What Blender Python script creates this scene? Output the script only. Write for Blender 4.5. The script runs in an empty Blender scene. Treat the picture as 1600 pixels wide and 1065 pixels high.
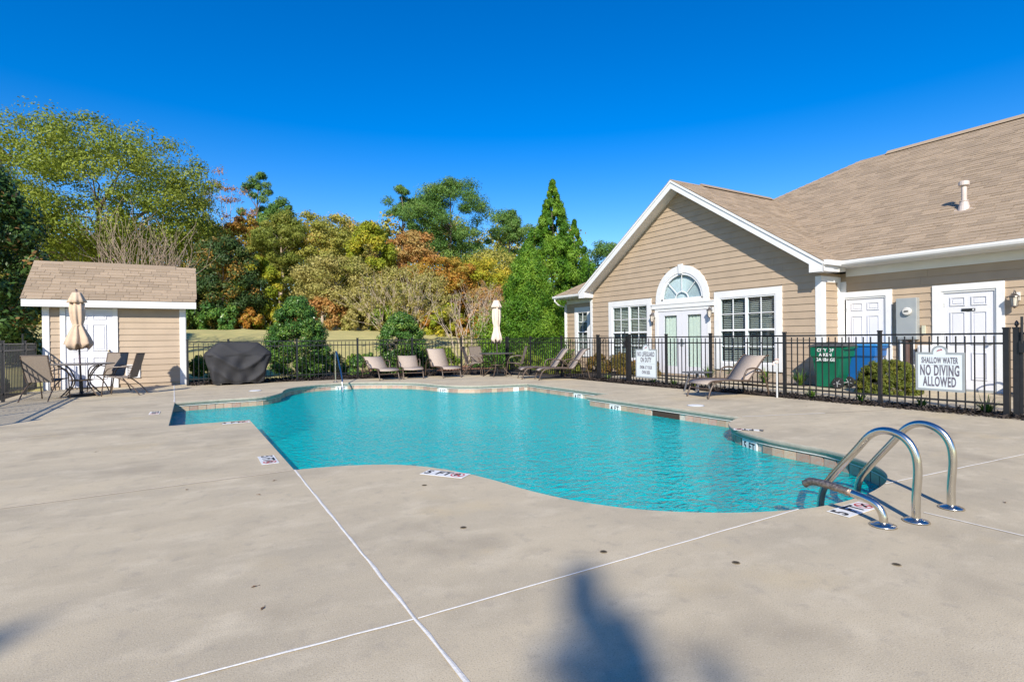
import bpy, bmesh, math, random
import numpy as np
from mathutils import Vector, Matrix
R=math.radians
random.seed(7)
sc=bpy.context.scene
col=sc.collection
# ------------------------------------------------------------------ camera
cam=bpy.data.cameras.new('camera'); camo=bpy.data.objects.new('camera',cam); col.objects.link(camo)
YAW,PIT,ROL=0.536201816,-0.00454075,-0.0107016
cy,sy=math.cos(YAW),math.sin(YAW)
fwd=Vector((sy*math.cos(PIT),cy*math.cos(PIT),math.sin(PIT))); rgt=Vector((cy,-sy,0)); up=rgt.cross(fwd)
r2=rgt*math.cos(ROL)+up*math.sin(ROL); u2=up*math.cos(ROL)-rgt*math.sin(ROL)
M=Matrix((r2,u2,-fwd)).transposed().to_4x4(); M.translation=Vector((0,0,1.19)); camo.matrix_world=M
cam.sensor_fit='HORIZONTAL'; cam.sensor_width=36; cam.lens=36*845.746/1600; cam.clip_end=2000; cam.clip_start=.05
sc.camera=camo
# ------------------------------------------------------------------ sky, sun, exposure
SUN=Vector((0.45,0.57,-0.45)).normalized()
w=bpy.data.worlds.new('World'); sc.world=w; w.use_nodes=True
nt=w.node_tree; nt.nodes.clear()
sky=nt.nodes.new('ShaderNodeTexSky'); sky.sky_type='NISHITA'; sky.sun_disc=False
sky.sun_elevation=math.asin(-SUN.z); sky.sun_rotation=math.atan2(-SUN.x,-SUN.y)
sky.altitude=150; sky.air_density=1.0; sky.dust_density=0.2; sky.ozone_density=1.6
hs=nt.nodes.new('ShaderNodeHueSaturation'); hs.inputs['Hue'].default_value=.514; hs.inputs['Saturation'].default_value=1.58; hs.inputs['Value'].default_value=1.0
bg=nt.nodes.new('ShaderNodeBackground'); bg.inputs['Strength'].default_value=0.132
wo=nt.nodes.new('ShaderNodeOutputWorld')
nt.links.new(sky.outputs[0],hs.inputs['Color']); nt.links.new(hs.outputs[0],bg.inputs['Color']); nt.links.new(bg.outputs[0],wo.inputs[0])
sl=bpy.data.lights.new('sun','SUN'); sl.energy=4.6; sl.angle=R(0.53); sl.color=(1,.93,.82)
so=bpy.data.objects.new('sun',sl); col.objects.link(so)
so.rotation_euler=SUN.to_track_quat('-Z','Y').to_euler(); so.location=(-10,-12,20)
vs=sc.view_settings; vs.view_transform='Standard'; vs.look='None'; vs.exposure=0.48; vs.gamma=1; vs.use_curve_mapping=False
sc.render.engine='CYCLES'; cyc=sc.cycles
cyc.use_denoising=True; cyc.max_bounces=7; cyc.transparent_max_bounces=14; cyc.diffuse_bounces=3; cyc.glossy_bounces=3; cyc.transmission_bounces=4
cyc.caustics_reflective=False; cyc.caustics_refractive=False

# ------------------------------------------------------------------ helpers
MATS={}
def mat(name,c,rough=.6,metal=0,var=.12,vscale=6,bump=0,bscale=60,objrand=0,spec=.5,c2=None,hue=0):
    """procedural material: base colour varied by noise (towards c2 when given), bump from finer noise, per-object random brightness"""
    if name in MATS: return MATS[name]
    m=bpy.data.materials.new(name); m.use_nodes=True; N=m.node_tree.nodes; L=m.node_tree.links
    b=N['Principled BSDF']; b.inputs['Roughness'].default_value=rough; b.inputs['Metallic'].default_value=metal
    b.inputs['Specular IOR Level'].default_value=spec
    tc=N.new('ShaderNodeTexCoord')
    n=N.new('ShaderNodeTexNoise'); n.inputs['Scale'].default_value=vscale; n.inputs['Detail'].default_value=5
    L.new(tc.outputs['Object'],n.inputs['Vector'])
    mx=N.new('ShaderNodeMix'); mx.data_type='RGBA'
    a=c if c2 else tuple(v*(1-var) for v in c); d=c2 if c2 else tuple(min(1,v*(1+var)) for v in c)
    mx.inputs['A'].default_value=(*a,1); mx.inputs['B'].default_value=(*d,1)
    rmp=N.new('ShaderNodeMapRange'); rmp.inputs['From Min'].default_value=.3; rmp.inputs['From Max'].default_value=.7
    L.new(n.outputs['Fac'],rmp.inputs['Value']); L.new(rmp.outputs[0],mx.inputs['Factor'])
    out=mx.outputs['Result']
    if objrand:
        oi=N.new('ShaderNodeObjectInfo'); mr=N.new('ShaderNodeMapRange'); mr.inputs['To Min'].default_value=1-objrand; mr.inputs['To Max'].default_value=1+objrand
        L.new(oi.outputs['Random'],mr.inputs['Value'])
        h=N.new('ShaderNodeHueSaturation'); L.new(out,h.inputs['Color']); L.new(mr.outputs[0],h.inputs['Value']); out=h.outputs[0]
        if hue:
            m2=N.new('ShaderNodeMapRange'); m2.inputs['To Min'].default_value=.5-hue; m2.inputs['To Max'].default_value=.5+hue
            mm=N.new('ShaderNodeMath'); mm.operation='FRACT'; m3=N.new('ShaderNodeMath'); m3.operation='MULTIPLY'; m3.inputs[1].default_value=7.31
            L.new(oi.outputs['Random'],m3.inputs[0]); L.new(m3.outputs[0],mm.inputs[0]); L.new(mm.outputs[0],m2.inputs['Value']); L.new(m2.outputs[0],h.inputs['Hue'])
    L.new(out,b.inputs['Base Color'])
    if bump:
        n2=N.new('ShaderNodeTexNoise'); n2.inputs['Scale'].default_value=bscale; n2.inputs['Detail'].default_value=4
        L.new(tc.outputs['Object'],n2.inputs['Vector'])
        bp=N.new('ShaderNodeBump'); bp.inputs['Strength'].default_value=bump; bp.inputs['Distance'].default_value=.01
        L.new(n2.outputs['Fac'],bp.inputs['Height']); L.new(bp.outputs[0],b.inputs['Normal'])
    MATS[name]=m; return m

def wloc(o):
    v=Vector((0,0,0))
    while o is not None: v=v+o.location; o=o.parent
    return v
class MB:
    def __init__(s): s.v=[]; s.f=[]
    def add(s,v,f):
        k=len(s.v); s.v+=[tuple(p) for p in v]; s.f+=[tuple(i+k for i in q) for q in f]; return s
    def box(s,x0,x1,y0,y1,z0,z1):
        return s.add([(x0,y0,z0),(x1,y0,z0),(x1,y1,z0),(x0,y1,z0),(x0,y0,z1),(x1,y0,z1),(x1,y1,z1),(x0,y1,z1)],
          [(0,3,2,1),(4,5,6,7),(0,1,5,4),(1,2,6,5),(2,3,7,6),(3,0,4,7)])
    def cbox(s,c,d,rot=None):
        k=len(s.v); s.box(-d[0]/2,d[0]/2,-d[1]/2,d[1]/2,-d[2]/2,d[2]/2)
        m=(rot or Matrix.Identity(3)); cv=Vector(c)
        for i in range(k,len(s.v)): s.v[i]=tuple(m@Vector(s.v[i])+cv)
        return s
    def prism(s,poly,axis,a,b):
        """extrude a 2-D polygon along axis 0/1/2 from a to b"""
        n=len(poly)
        def P(p,t):
            return {0:(t,p[0],p[1]),1:(p[0],t,p[1]),2:(p[0],p[1],t)}[axis]
        return s.add([P(p,a) for p in poly]+[P(p,b) for p in poly],[tuple(range(n))[::-1],tuple(range(n,2*n))]+[(i,(i+1)%n,n+(i+1)%n,n+i) for i in range(n)])
    def tube(s,path,r,n=8,closed=False):
        P=[Vector(p) for p in path]; m=len(P); rs=r if isinstance(r,(list,tuple)) else [r]*m
        ref=None; k=len(s.v)
        for i,p in enumerate(P):
            t=(P[min(i+1,m-1)]-P[max(i-1,0)]).normalized()
            if ref is None: ref=t.orthogonal().normalized()
            a=(ref-t*ref.dot(t)).normalized(); b=t.cross(a); ref=a
            for j in range(n):
                q=2*math.pi*j/n; s.v.append(tuple(p+(a*math.cos(q)+b*math.sin(q))*rs[i]))
        for i in range(m-1):
            for j in range(n): s.f.append((k+i*n+j,k+i*n+(j+1)%n,k+(i+1)*n+(j+1)%n,k+(i+1)*n+j))
        s.f.append(tuple(k+j for j in range(n))[::-1]); s.f.append(tuple(k+(m-1)*n+j for j in range(n)))
        return s
    def lathe(s,prof,n=24,c=(0,0,0),mod=None):
        k=len(s.v); m=len(prof)
        for i,(r,z) in enumerate(prof):
            for j in range(n):
                a=2*math.pi*j/n; rr=r*(mod(i,a) if mod else 1); s.v.append((c[0]+rr*math.cos(a),c[1]+rr*math.sin(a),c[2]+z))
        for i in range(m-1):
            for j in range(n): s.f.append((k+i*n+j,k+i*n+(j+1)%n,k+(i+1)*n+(j+1)%n,k+(i+1)*n+j))
        s.f.append(tuple(k+j for j in range(n))[::-1]); s.f.append(tuple(k+(m-1)*n+j for j in range(n)))
        return s
    def mesh(s,name,m=None,smooth=False,org=Vector((0,0,0))):
        me=bpy.data.meshes.new(name); me.from_pydata([(x-org[0],y-org[1],z-org[2]) for x,y,z in s.v],[],s.f)
        bm=bmesh.new(); bm.from_mesh(me); bmesh.ops.recalc_face_normals(bm,faces=bm.faces); bm.to_mesh(me); bm.free()
        if m: me.materials.append(m)
        if smooth: me.polygons.foreach_set('use_smooth',[True]*len(me.polygons))
        return me
    def build(s,name,m,parent=None,smooth=False,world=True,bevel=0):
        me=s.mesh(name,m,smooth,wloc(parent) if (parent and world) else Vector((0,0,0)))
        o=bpy.data.objects.new(name,me); col.objects.link(o); o.parent=parent
        if bevel:
            b=o.modifiers.new('bevel','BEVEL'); b.width=bevel; b.segments=2; b.limit_method='ANGLE'
        if smooth=='auto':
            pass
        return o
def tag(o,label=None,cat=None,group=None,kind=None):
    for k,v in (('label',label),('category',cat),('group',group),('kind',kind)):
        if v: o[k]=v
    return o
def thing(name,label,cat,loc=(0,0,0),rz=0,group=None):
    o=bpy.data.objects.new(name,None); col.objects.link(o); o.location=loc; o.rotation_euler=(0,0,rz); o.empty_display_size=.1
    return tag(o,label,cat,group)
def inst(name,me,parent,loc=(0,0,0),rot=(0,0,0),scale=None):
    o=bpy.data.objects.new(name,me); col.objects.link(o); o.parent=parent; o.location=loc; o.rotation_euler=rot
    if scale: o.scale=scale
    return o
def copy_tree(o,parent=None):
    c=o.copy(); col.objects.link(c); c.parent=parent
    for ch in list(o.children): copy_tree(ch,c)
    return c
def dup(root,loc,rz,label):
    c=copy_tree(root); c.location=loc; c.rotation_euler=(0,0,rz); c['label']=label; return c
def catmull(pts,n=6,closed=False):
    P=[Vector(p) for p in pts]; out=[]
    for i in range(len(P)-1):
        p0,p1,p2,p3=P[max(i-1,0)],P[i],P[i+1],P[min(i+2,len(P)-1)]
        for j in range(n):
            t=j/n; out.append(.5*((2*p1)+(p2-p0)*t+(2*p0-5*p1+4*p2-p3)*t*t+(3*p1-p0-3*p2+p3)*t**3))
    out.append(P[-1]); return out
def text_mesh(txt,size,xs=1.0,bold=.0,align='CENTER',ext=.001):
    c=bpy.data.curves.new('txt','FONT'); c.body=txt; c.size=size; c.align_x=align; c.align_y='CENTER'; c.offset=bold; c.extrude=ext; c.space_character=1.12; c.resolution_u=3
    o=bpy.data.objects.new('txt',c); col.objects.link(o)
    dg=bpy.context.evaluated_depsgraph_get(); me=bpy.data.meshes.new_from_object(o.evaluated_get(dg)); bpy.data.objects.remove(o)
    for v in me.vertices: v.co.x*=xs
    return me
def lettering(name,txt,size,parent,m,Mx,xs=1,bold=0):
    """flat letters; Mx maps text plane (x right, y up, z out) into the parent's space"""
    me=text_mesh(txt,size,xs,bold); me.transform(Mx); me.materials.clear(); me.materials.append(m); me.name=name
    return inst(name,me,parent)

# ------------------------------------------------------------------ materials
def concrete_mat():
    m=bpy.data.materials.new('concrete'); m.use_nodes=True; N=m.node_tree.nodes; L=m.node_tree.links; b=N['Principled BSDF']
    b.inputs['Roughness'].default_value=.88; b.inputs['Specular IOR Level'].default_value=.25
    tc=N.new('ShaderNodeTexCoord')
    def noise(sc_,det=5,stretch=None):
        n=N.new('ShaderNodeTexNoise'); n.inputs['Scale'].default_value=sc_; n.inputs['Detail'].default_value=det; n.inputs['Roughness'].default_value=.6
        if stretch:
            mp=N.new('ShaderNodeMapping'); mp.inputs['Scale'].default_value=stretch; mp.inputs['Rotation'].default_value=(0,0,.5); L.new(tc.outputs['Object'],mp.inputs[0]); L.new(mp.outputs[0],n.inputs['Vector'])
        else: L.new(tc.outputs['Object'],n.inputs['Vector'])
        return n.outputs['Fac']
    def mix(f,a,bb,lo=.35,hi=.65):
        r=N.new('ShaderNodeMapRange'); r.inputs['From Min'].default_value=lo; r.inputs['From Max'].default_value=hi; L.new(f,r.inputs[0])
        x=N.new('ShaderNodeMix'); x.data_type='RGBA'; L.new(r.outputs[0],x.inputs['Factor'])
        for k,v in (('A',a),('B',bb)):
            if isinstance(v,tuple): x.inputs[k].default_value=(*v,1)
            else: L.new(v,x.inputs[k])
        return x.outputs['Result']
    c=mix(noise(.55,4,(1,2.2,1)),(.56,.47,.32),(.44,.375,.265))
    c=mix(noise(2.3,5,(1,1.6,1)),c,(.62,.53,.375),.50,.78)
    c=mix(noise(1.1,3),c,(.34,.285,.20),.54,.80)
    c=mix(noise(.9,6),c,(.54,.43,.255),.58,.80)
    c=mix(noise(9,6),c,(.36,.31,.235),.55,.85)
    c=mix(noise(170,2),c,(.26,.215,.16),.54,.76)
    c=mix(noise(120,2),c,(.62,.54,.42),.58,.8)
    L.new(c,b.inputs['Base Color'])
    bp=N.new('ShaderNodeBump'); bp.inputs['Strength'].default_value=.35; bp.inputs['Distance'].default_value=.004
    L.new(noise(140,3),bp.inputs['Height']); L.new(bp.outputs[0],b.inputs['Normal'])
    return m
CONC=concrete_mat()
CREAM=None
WHITE=mat('white_paint',(.74,.74,.73),.45,var=.04,vscale=3,bump=.04,bscale=30)
DOORW=mat('door_paint',(.70,.70,.73),.4,var=.03,vscale=2)
CAULK=mat('caulk',(.68,.655,.60),.6,var=.1,vscale=20,bump=.3,bscale=80)
BLACK=mat('black_powder_coat',(.014,.014,.016),.42,var=.25,vscale=8)
SIDING=mat('siding_paint',(.43,.33,.232),.62,var=.06,vscale=2.5,bump=.12,bscale=45,objrand=.035)
CHROME=mat('stainless',(.66,.62,.55),.22,metal=1,var=.06,vscale=14,bump=.02,bscale=90)
TARN=mat('tarnished_steel',(.34,.26,.20),.42,metal=.9,var=.5,vscale=60,bump=.5,bscale=160)
TILE=mat('waterline_tile',(.46,.25,.17),.4,c2=(.40,.35,.28),vscale=42,objrand=.22,hue=.015,bump=.2,bscale=90)
PLASTER=mat('pool_plaster',(.02,.60,.60),.7,var=.06,vscale=1.2)
COPE=mat('coping_concrete',(.38,.35,.28),.8,var=.12,vscale=12,bump=.3,bscale=120)
TAUPE=mat('taupe_sling',(.40,.325,.262),.75,var=.06,vscale=30,bump=.25,bscale=400,objrand=.05)
BRONZE=mat('bronze_tube',(.10,.07,.05),.38,var=.12,vscale=20)
DKSLING=mat('brown_mesh_sling',(.21,.17,.135),.8,var=.12,vscale=60,bump=.2,bscale=300)
CANVAS=mat('umbrella_canvas',(.56,.42,.30),.85,var=.06,vscale=12,bump=.15,bscale=200)
MULCH=mat('mulch',(.022,.016,.012),.95,c2=(.07,.05,.038),vscale=28,bump=1,bscale=60)
STRAW=mat('pine_straw',(.24,.10,.05),.95,c2=(.34,.17,.09),vscale=9,bump=.8,bscale=50)
LAWN=mat('dormant_grass',(.50,.42,.16),.95,c2=(.38,.35,.13),vscale=1.6,bump=.8,bscale=40)
BARK=mat('bark',(.12,.09,.065),.9,c2=(.20,.16,.125),vscale=9,bump=.8,bscale=30)
PALEBARK=mat('pale_bark',(.40,.31,.23),.8,c2=(.52,.42,.33),vscale=9,bump=.3,bscale=30)
GREY=mat('grey_metal',(.36,.38,.38),.45,var=.06,vscale=4,metal=.2)
DARK=mat('interior_dark',(.03,.032,.035),.9)
def schlick(N,L,f0,normal=None,power=5,cap=1.0):
    lw=N.new('ShaderNodeLayerWeight'); lw.inputs['Blend'].default_value=.5
    if normal: L.new(normal,lw.inputs['Normal'])
    p=N.new('ShaderNodeMath'); p.operation='POWER'; p.inputs[1].default_value=power; L.new(lw.outputs['Facing'],p.inputs[0])
    a=N.new('ShaderNodeMath'); a.operation='MULTIPLY_ADD'; a.inputs[1].default_value=cap-f0; a.inputs[2].default_value=f0; L.new(p.outputs[0],a.inputs[0]); return a.outputs[0]
def glass_mat(name,tint,ior=1.45,rough=.0):
    m=bpy.data.materials.new(name); m.use_nodes=True; N=m.node_tree.nodes; L=m.node_tree.links; N.remove(N['Principled BSDF'])
    t=N.new('ShaderNodeBsdfTransparent'); t.inputs[0].default_value=(*tint,1); g=N.new('ShaderNodeBsdfGlossy'); g.inputs['Roughness'].default_value=rough
    f=schlick(N,L,((ior-1)/(ior+1))**2); x=N.new('ShaderNodeMixShader')
    n=N.new('ShaderNodeTexNoise'); n.inputs['Scale'].default_value=1.2; bp=N.new('ShaderNodeBump'); bp.inputs['Strength'].default_value=.03; L.new(n.outputs['Fac'],bp.inputs['Height']); L.new(bp.outputs[0],g.inputs['Normal'])
    L.new(f,x.inputs[0]); L.new(t.outputs[0],x.inputs[1]); L.new(g.outputs[0],x.inputs[2]); L.new(x.outputs[0],N['Material Output'].inputs[0]); return m
GLASS=glass_mat('window_glass',(.90,.95,.96),1.5)
def water_mat():
    m=bpy.data.materials.new('pool_water'); m.use_nodes=True; N=m.node_tree.nodes; L=m.node_tree.links; N.remove(N['Principled BSDF'])
    tc=N.new('ShaderNodeTexCoord')
    def nz(s,d,st=(1,1,1)):
        mp=N.new('ShaderNodeMapping'); mp.inputs['Scale'].default_value=st; mp.inputs['Rotation'].default_value=(0,0,.9); L.new(tc.outputs['Object'],mp.inputs[0])
        n=N.new('ShaderNodeTexNoise'); n.inputs['Scale'].default_value=s; n.inputs['Detail'].default_value=d; n.inputs['Distortion'].default_value=.6; L.new(mp.outputs[0],n.inputs['Vector']); return n.outputs['Fac']
    a=N.new('ShaderNodeMath'); a.operation='MULTIPLY_ADD'; L.new(nz(13,2,(1,1.7,1)),a.inputs[0]); a.inputs[1].default_value=.75
    L.new(nz(5,2,(1,1.6,1)),a.inputs[2])
    bp=N.new('ShaderNodeBump'); bp.inputs['Strength'].default_value=1.0; bp.inputs['Distance'].default_value=.06; L.new(a.outputs[0],bp.inputs['Height'])
    t=N.new('ShaderNodeBsdfTransparent'); t.inputs[0].default_value=(.32,.95,.96,1)
    d=N.new('ShaderNodeBsdfDiffuse'); d.inputs[0].default_value=(.0,.60,.61,1); L.new(bp.outputs[0],d.inputs['Normal'])
    x0=N.new('ShaderNodeMixShader'); x0.inputs[0].default_value=.55; L.new(t.outputs[0],x0.inputs[1]); L.new(d.outputs[0],x0.inputs[2])
    g=N.new('ShaderNodeBsdfGlossy'); g.inputs['Roughness'].default_value=.06; L.new(bp.outputs[0],g.inputs['Normal'])
    f=schlick(N,L,.025,bp.outputs[0],4.5,.8)
    x=N.new('ShaderNodeMixShader'); L.new(f,x.inputs[0]); L.new(x0.outputs[0],x.inputs[1]); L.new(g.outputs[0],x.inputs[2])
    L.new(x.outputs[0],N['Material Output'].inputs[0]); return m
WATER=water_mat()
def shingle_mat():
    m=mat('shingle',(.385,.29,.195),.92,c2=(.31,.235,.16),vscale=120,bump=.5,bscale=300)
    N=m.node_tree.nodes; L=m.node_tree.links; b=N['Principled BSDF']; src=b.inputs['Base Color'].links[0].from_socket
    at=N.new('ShaderNodeAttribute'); at.attribute_name='tint'; oi=N.new('ShaderNodeObjectInfo'); ad=N.new('ShaderNodeMath'); L.new(at.outputs['Fac'],ad.inputs[0]); L.new(oi.outputs['Random'],ad.inputs[1])
    fr=N.new('ShaderNodeMath'); fr.operation='FRACT'; L.new(ad.outputs[0],fr.inputs[0])
    mr=N.new('ShaderNodeMapRange'); mr.inputs['To Min'].default_value=.84; mr.inputs['To Max'].default_value=1.12; L.new(fr.outputs[0],mr.inputs[0])
    h=N.new('ShaderNodeHueSaturation'); L.new(src,h.inputs['Color']); L.new(mr.outputs[0],h.inputs['Value']); L.new(h.outputs[0],b.inputs['Base Color']); return m
SHING=shingle_mat()
def leaf_mat(name,stops,trans=.35,rough=.5):
    """leaf colours picked per leaf along a ramp of real leaf colours"""
    m=bpy.data.materials.new(name); m.use_nodes=True; N=m.node_tree.nodes; L=m.node_tree.links; b=N['Principled BSDF']
    at=N.new('ShaderNodeAttribute'); at.attribute_name='tint'; cr=N.new('ShaderNodeValToRGB'); e=cr.color_ramp.elements
    while len(e)>1: e.remove(e[-1])
    e[0].position=stops[0][0]; e[0].color=(*stops[0][1],1)
    for p,c in stops[1:]:
        q=e.new(p); q.color=(*c,1)
    L.new(at.outputs['Fac'],cr.inputs[0]); L.new(cr.outputs[0],b.inputs['Base Color']); b.inputs['Roughness'].default_value=rough; b.inputs['Specular IOR Level'].default_value=.25
    t=N.new('ShaderNodeBsdfTranslucent'); L.new(cr.outputs[0],t.inputs[0]); x=N.new('ShaderNodeMixShader'); x.inputs[0].default_value=trans
    L.new(b.outputs[0],x.inputs[1]); L.new(t.outputs[0],x.inputs[2]); L.new(x.outputs[0],N['Material Output'].inputs[0]); return m
LM={
 'magnolia':leaf_mat('magnolia_leaf',[(0,(.03,.065,.016)),(.5,(.06,.12,.028)),(.8,(.10,.17,.05)),(.9,(.26,.14,.05)),(1,(.30,.18,.07))],.12,.28),
 'oak':leaf_mat('oak_leaf',[(0,(0.127,0.184,0.023)),(.5,(0.230,0.287,0.037)),(1,(0.356,0.380,0.057))]),
 'pine':leaf_mat('pine_needle',[(0,(.055,.13,.025)),(.6,(.12,.23,.045)),(1,(.24,.32,.07))],.2),
 'olive':leaf_mat('olive_needle',[(0,(.13,.18,.03)),(.6,(.26,.29,.05)),(1,(.40,.36,.08))]),
 'mixed':leaf_mat('mixed_leaf',[(0,(0.218,0.241,0.040)),(.45,(0.380,0.368,0.069)),(.8,(0.517,0.425,0.103)),(1,(0.575,0.310,0.081))]),
 'yellowgreen':leaf_mat('yellowgreen_leaf',[(0,(0.186,0.265,0.023)),(.6,(0.373,0.389,0.031)),(1,(0.590,0.451,0.047))]),
 'orange':leaf_mat('orange_leaf',[(0,(.36,.30,.05)),(.4,(.45,.29,.045)),(.8,(.48,.19,.035)),(1,(.28,.24,.04))]),
 'red':leaf_mat('red_leaf',[(0,(.48,.20,.10)),(.5,(.48,.27,.13)),(1,(.44,.32,.16))]),
 'rust':leaf_mat('rust_leaf',[(0,(.46,.20,.06)),(.5,(.50,.29,.09)),(1,(.40,.33,.11))]),
 'tan':leaf_mat('tan_leaf',[(0,(.36,.31,.09)),(.5,(.44,.38,.12)),(1,(.28,.30,.06))]),
 'dark':leaf_mat('dark_leaf',[(0,(.03,.065,.018)),(.65,(.07,.115,.028)),(.82,(.30,.17,.03)),(1,(.42,.24,.05))],.15),
 'cedar':leaf_mat('cedar_spray',[(0,(.035,.11,.012)),(.5,(.11,.25,.02)),(1,(.26,.40,.04))],.25),
 'holly':leaf_mat('holly_leaf',[(0,(0.033,0.092,0.022)),(.6,(0.083,0.184,0.033)),(.9,(0.221,0.313,0.055)),(1,(0.368,0.405,0.110))],.12,.3),
 'hedge':leaf_mat('hedge_leaf',[(0,(0.078,0.155,0.018)),(.6,(0.186,0.279,0.028)),(1,(0.342,0.389,0.047))],.2),
 'boxwood':leaf_mat('boxwood_leaf',[(0,(0.078,0.111,0.019)),(.6,(0.156,0.182,0.026)),(1,(0.286,0.247,0.039))],.2),
 'brownhedge':leaf_mat('brown_hedge_leaf',[(0,(0.090,0.090,0.020)),(.5,(0.170,0.130,0.030)),(1,(0.270,0.130,0.040))],.2),
 'lily':leaf_mat('lily_leaf',[(0,(0.050,0.140,0.020)),(.7,(0.100,0.220,0.030)),(1,(0.250,0.280,0.050))],.25),
}

# ================================================================== SETTING
def smooth(a,b,x):
    t=np.clip((x-a)/(b-a),0,1); return t*t*(3-2*t)
def ground_z(X,Y):
    X=np.asarray(X,float); Y=np.asarray(Y,float)
    h=2.0*smooth(20.5,40,Y)+1.5*smooth(40,90,Y)
    return h-.05
def add_terrain():
    xs=np.unique(np.concatenate([np.linspace(-160,-20,25),np.linspace(-20,40,61),np.linspace(40,220,25),[-1.4,9.0]]))
    ys=np.unique(np.concatenate([np.linspace(-120,-20,18),np.linspace(-20,60,81),np.linspace(60,260,28),[1.2,16.4]]))
    XX,YY=np.meshgrid(xs,ys); Z=ground_z(XX,YY)
    rng=np.random.default_rng(3); Z+=np.where(YY>22,rng.normal(0,.03,Z.shape),0)
    Z=np.where((XX>-1.45)&(XX<9.05)&(YY>1.15)&(YY<16.45),-2.6,Z)
    nx=len(xs); ny=len(ys); v=np.stack([XX,YY,Z],-1).reshape(-1,3)
    i,j=np.meshgrid(np.arange(nx-1),np.arange(ny-1)); a=(j*nx+i).ravel(); f=np.stack([a,a+1,a+nx+1,a+nx],-1)
    me=bpy.data.meshes.new('lawn'); me.from_pydata(v.tolist(),[],f.tolist()); me.materials.append(LAWN)
    o=bpy.data.objects.new('lawn',me); col.objects.link(o); tag(o,'tan dormant lawn rising towards the woods','lawn',kind='structure')
add_terrain()

# ---- pool outline (clockwise seen from above), sharp corners split the list
SEG=[[(.76,9.08),(-.28,9.12)],[(-.28,9.12),(-.28,12.6)],
 [(-.28,12.6),(.5,12.72),(1.2,12.72),(1.55,12.95),(1.82,13.5)],
 [(1.82,13.5),(1.93,14.05),(2.17,14.62),(2.55,15.06),(3.1,15.39),(3.8,15.44),(4.4,15.22),(5.0,14.72),(5.37,14.15),(5.58,13.3),(5.82,12.72),(6.25,12.33),(6.9,12.2),(7.64,12.1)],
 [(7.64,12.1),(7.62,8.76)],[(7.62,8.76),(6.93,8.72)],[(6.93,8.72),(6.94,5.13)],
 [(6.94,5.13),(6.6,5.0),(6.32,4.85),(6.11,4.67),(5.97,4.47),(5.84,4.2),(5.74,3.88),(5.71,3.56),(5.69,3.25),(5.60,2.95),(5.45,2.68),(5.28,2.48),(5.08,2.33),(4.88,2.24),(4.7,2.185),(4.38,2.13),(4.08,2.115),(3.78,2.14),(3.53,2.2),(3.2,2.345),(2.92,2.53),(2.65,2.78),(2.42,3.14),(2.27,3.57),(2.19,3.98),(2.10,4.3),(1.99,4.57),(1.85,4.81),(1.68,5.0),(1.48,5.13),(1.28,5.22),(1.05,5.29),(.81,5.32)],
 [(.81,5.32),(.76,9.08)]]
OUT=[]   # (x,y, nx,ny) normal pointing away from the water
for s in SEG:
    q=[Vector((*p,0)) for p in s]
    c=catmull(q,4) if len(q)>2 else [q[0]+(q[1]-q[0])*t/8 for t in range(9)]
    OUT+= [(p.x,p.y) for p in c[:-1]]
NP_=len(OUT)
def nrm(i):
    a=Vector(OUT[i-1]); b=Vector(OUT[(i+1)%NP_]); p=Vector(OUT[i])
    e1=(p-a).normalized(); e2=(b-p).normalized(); n1=Vector((-e1.y,e1.x)); n2=Vector((-e2.y,e2.x)); n=(n1+n2)
    n=n.normalized() if n.length>1e-4 else n1
    return n/max(.5,n.dot(n1))
NRM=[nrm(i) for i in range(NP_)]
def off(d): return [(OUT[i][0]+NRM[i].x*d,OUT[i][1]+NRM[i].y*d) for i in range(NP_)]
def filled(name,loops,z,m,zf=None):
    bm=bmesh.new(); ed=[]
    for lp in loops:
        vs_=[bm.verts.new((x,y,zf(x,y) if zf else z)) for x,y in lp]
        ed+=[bm.edges.new((vs_[k],vs_[(k+1)%len(vs_)])) for k in range(len(vs_))]
    bmesh.ops.triangle_fill(bm,edges=ed,use_beauty=True)
    for f in bm.faces:
        if f.normal.z<0: f.normal_flip()
    me=bpy.data.meshes.new(name); bm.to_mesh(me); bm.free(); me.materials.append(m)
    o=bpy.data.objects.new(name,me); col.objects.link(o); return o
def ring(name,o0,z0,o1,z1,m,parent,mid=None):
    A=off(o0); B=off(o1); v=[(x,y,z0) for x,y in A]; prof=[v]
    if mid:
        for d,z in mid: prof.append([(x,y,z) for x,y in off(d)])
    prof.append([(x,y,z1) for x,y in B]); V=sum(prof,[]); F=[]
    for k in range(len(prof)-1):
        for i in range(NP_): F.append((k*NP_+i,k*NP_+(i+1)%NP_,(k+1)*NP_+(i+1)%NP_,(k+1)*NP_+i))
    mb=MB(); mb.v=V; mb.f=F
    me=bpy.data.meshes.new(name); me.from_pydata(V,[],F); me.materials.append(m)
    o=bpy.data.objects.new(name,me); col.objects.link(o); o.parent=parent; return o
DX0,DX1,DY0,DY1=-3.45,9.8,-14,17.25
deck_edge=[(DX0,DY0),(9.95,DY0),(9.95,0.5),(9.88,3),(9.8,5.8),(9.62,8),(9.52,10.3),(9.55,12.5),(9.3,14.6),(8.6,15.95),(7.6,16.3),(5.7,16.5),(3.4,16.85),(1.6,17.12),(-.06,17.25),(-.06,17.72),(DX0,17.72)]
deck=filled('pool_deck',[deck_edge,OUT],0,CONC); tag(deck,'tan concrete pool deck with white joints','deck',kind='structure')
lip=MB(); n_=len(deck_edge)
lip.add([(x,y,0) for x,y in deck_edge]+[(x,y,-.12) for x,y in deck_edge],[(i,(i+1)%n_,n_+(i+1)%n_,n_+i) for i in range(n_)]); lip.build('deck_edge',CONC,deck)
ring('coping',0,0,.034,-.076,COPE,deck,[(-.006,-.012),(-.004,-.035),(.012,-.06)])
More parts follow.
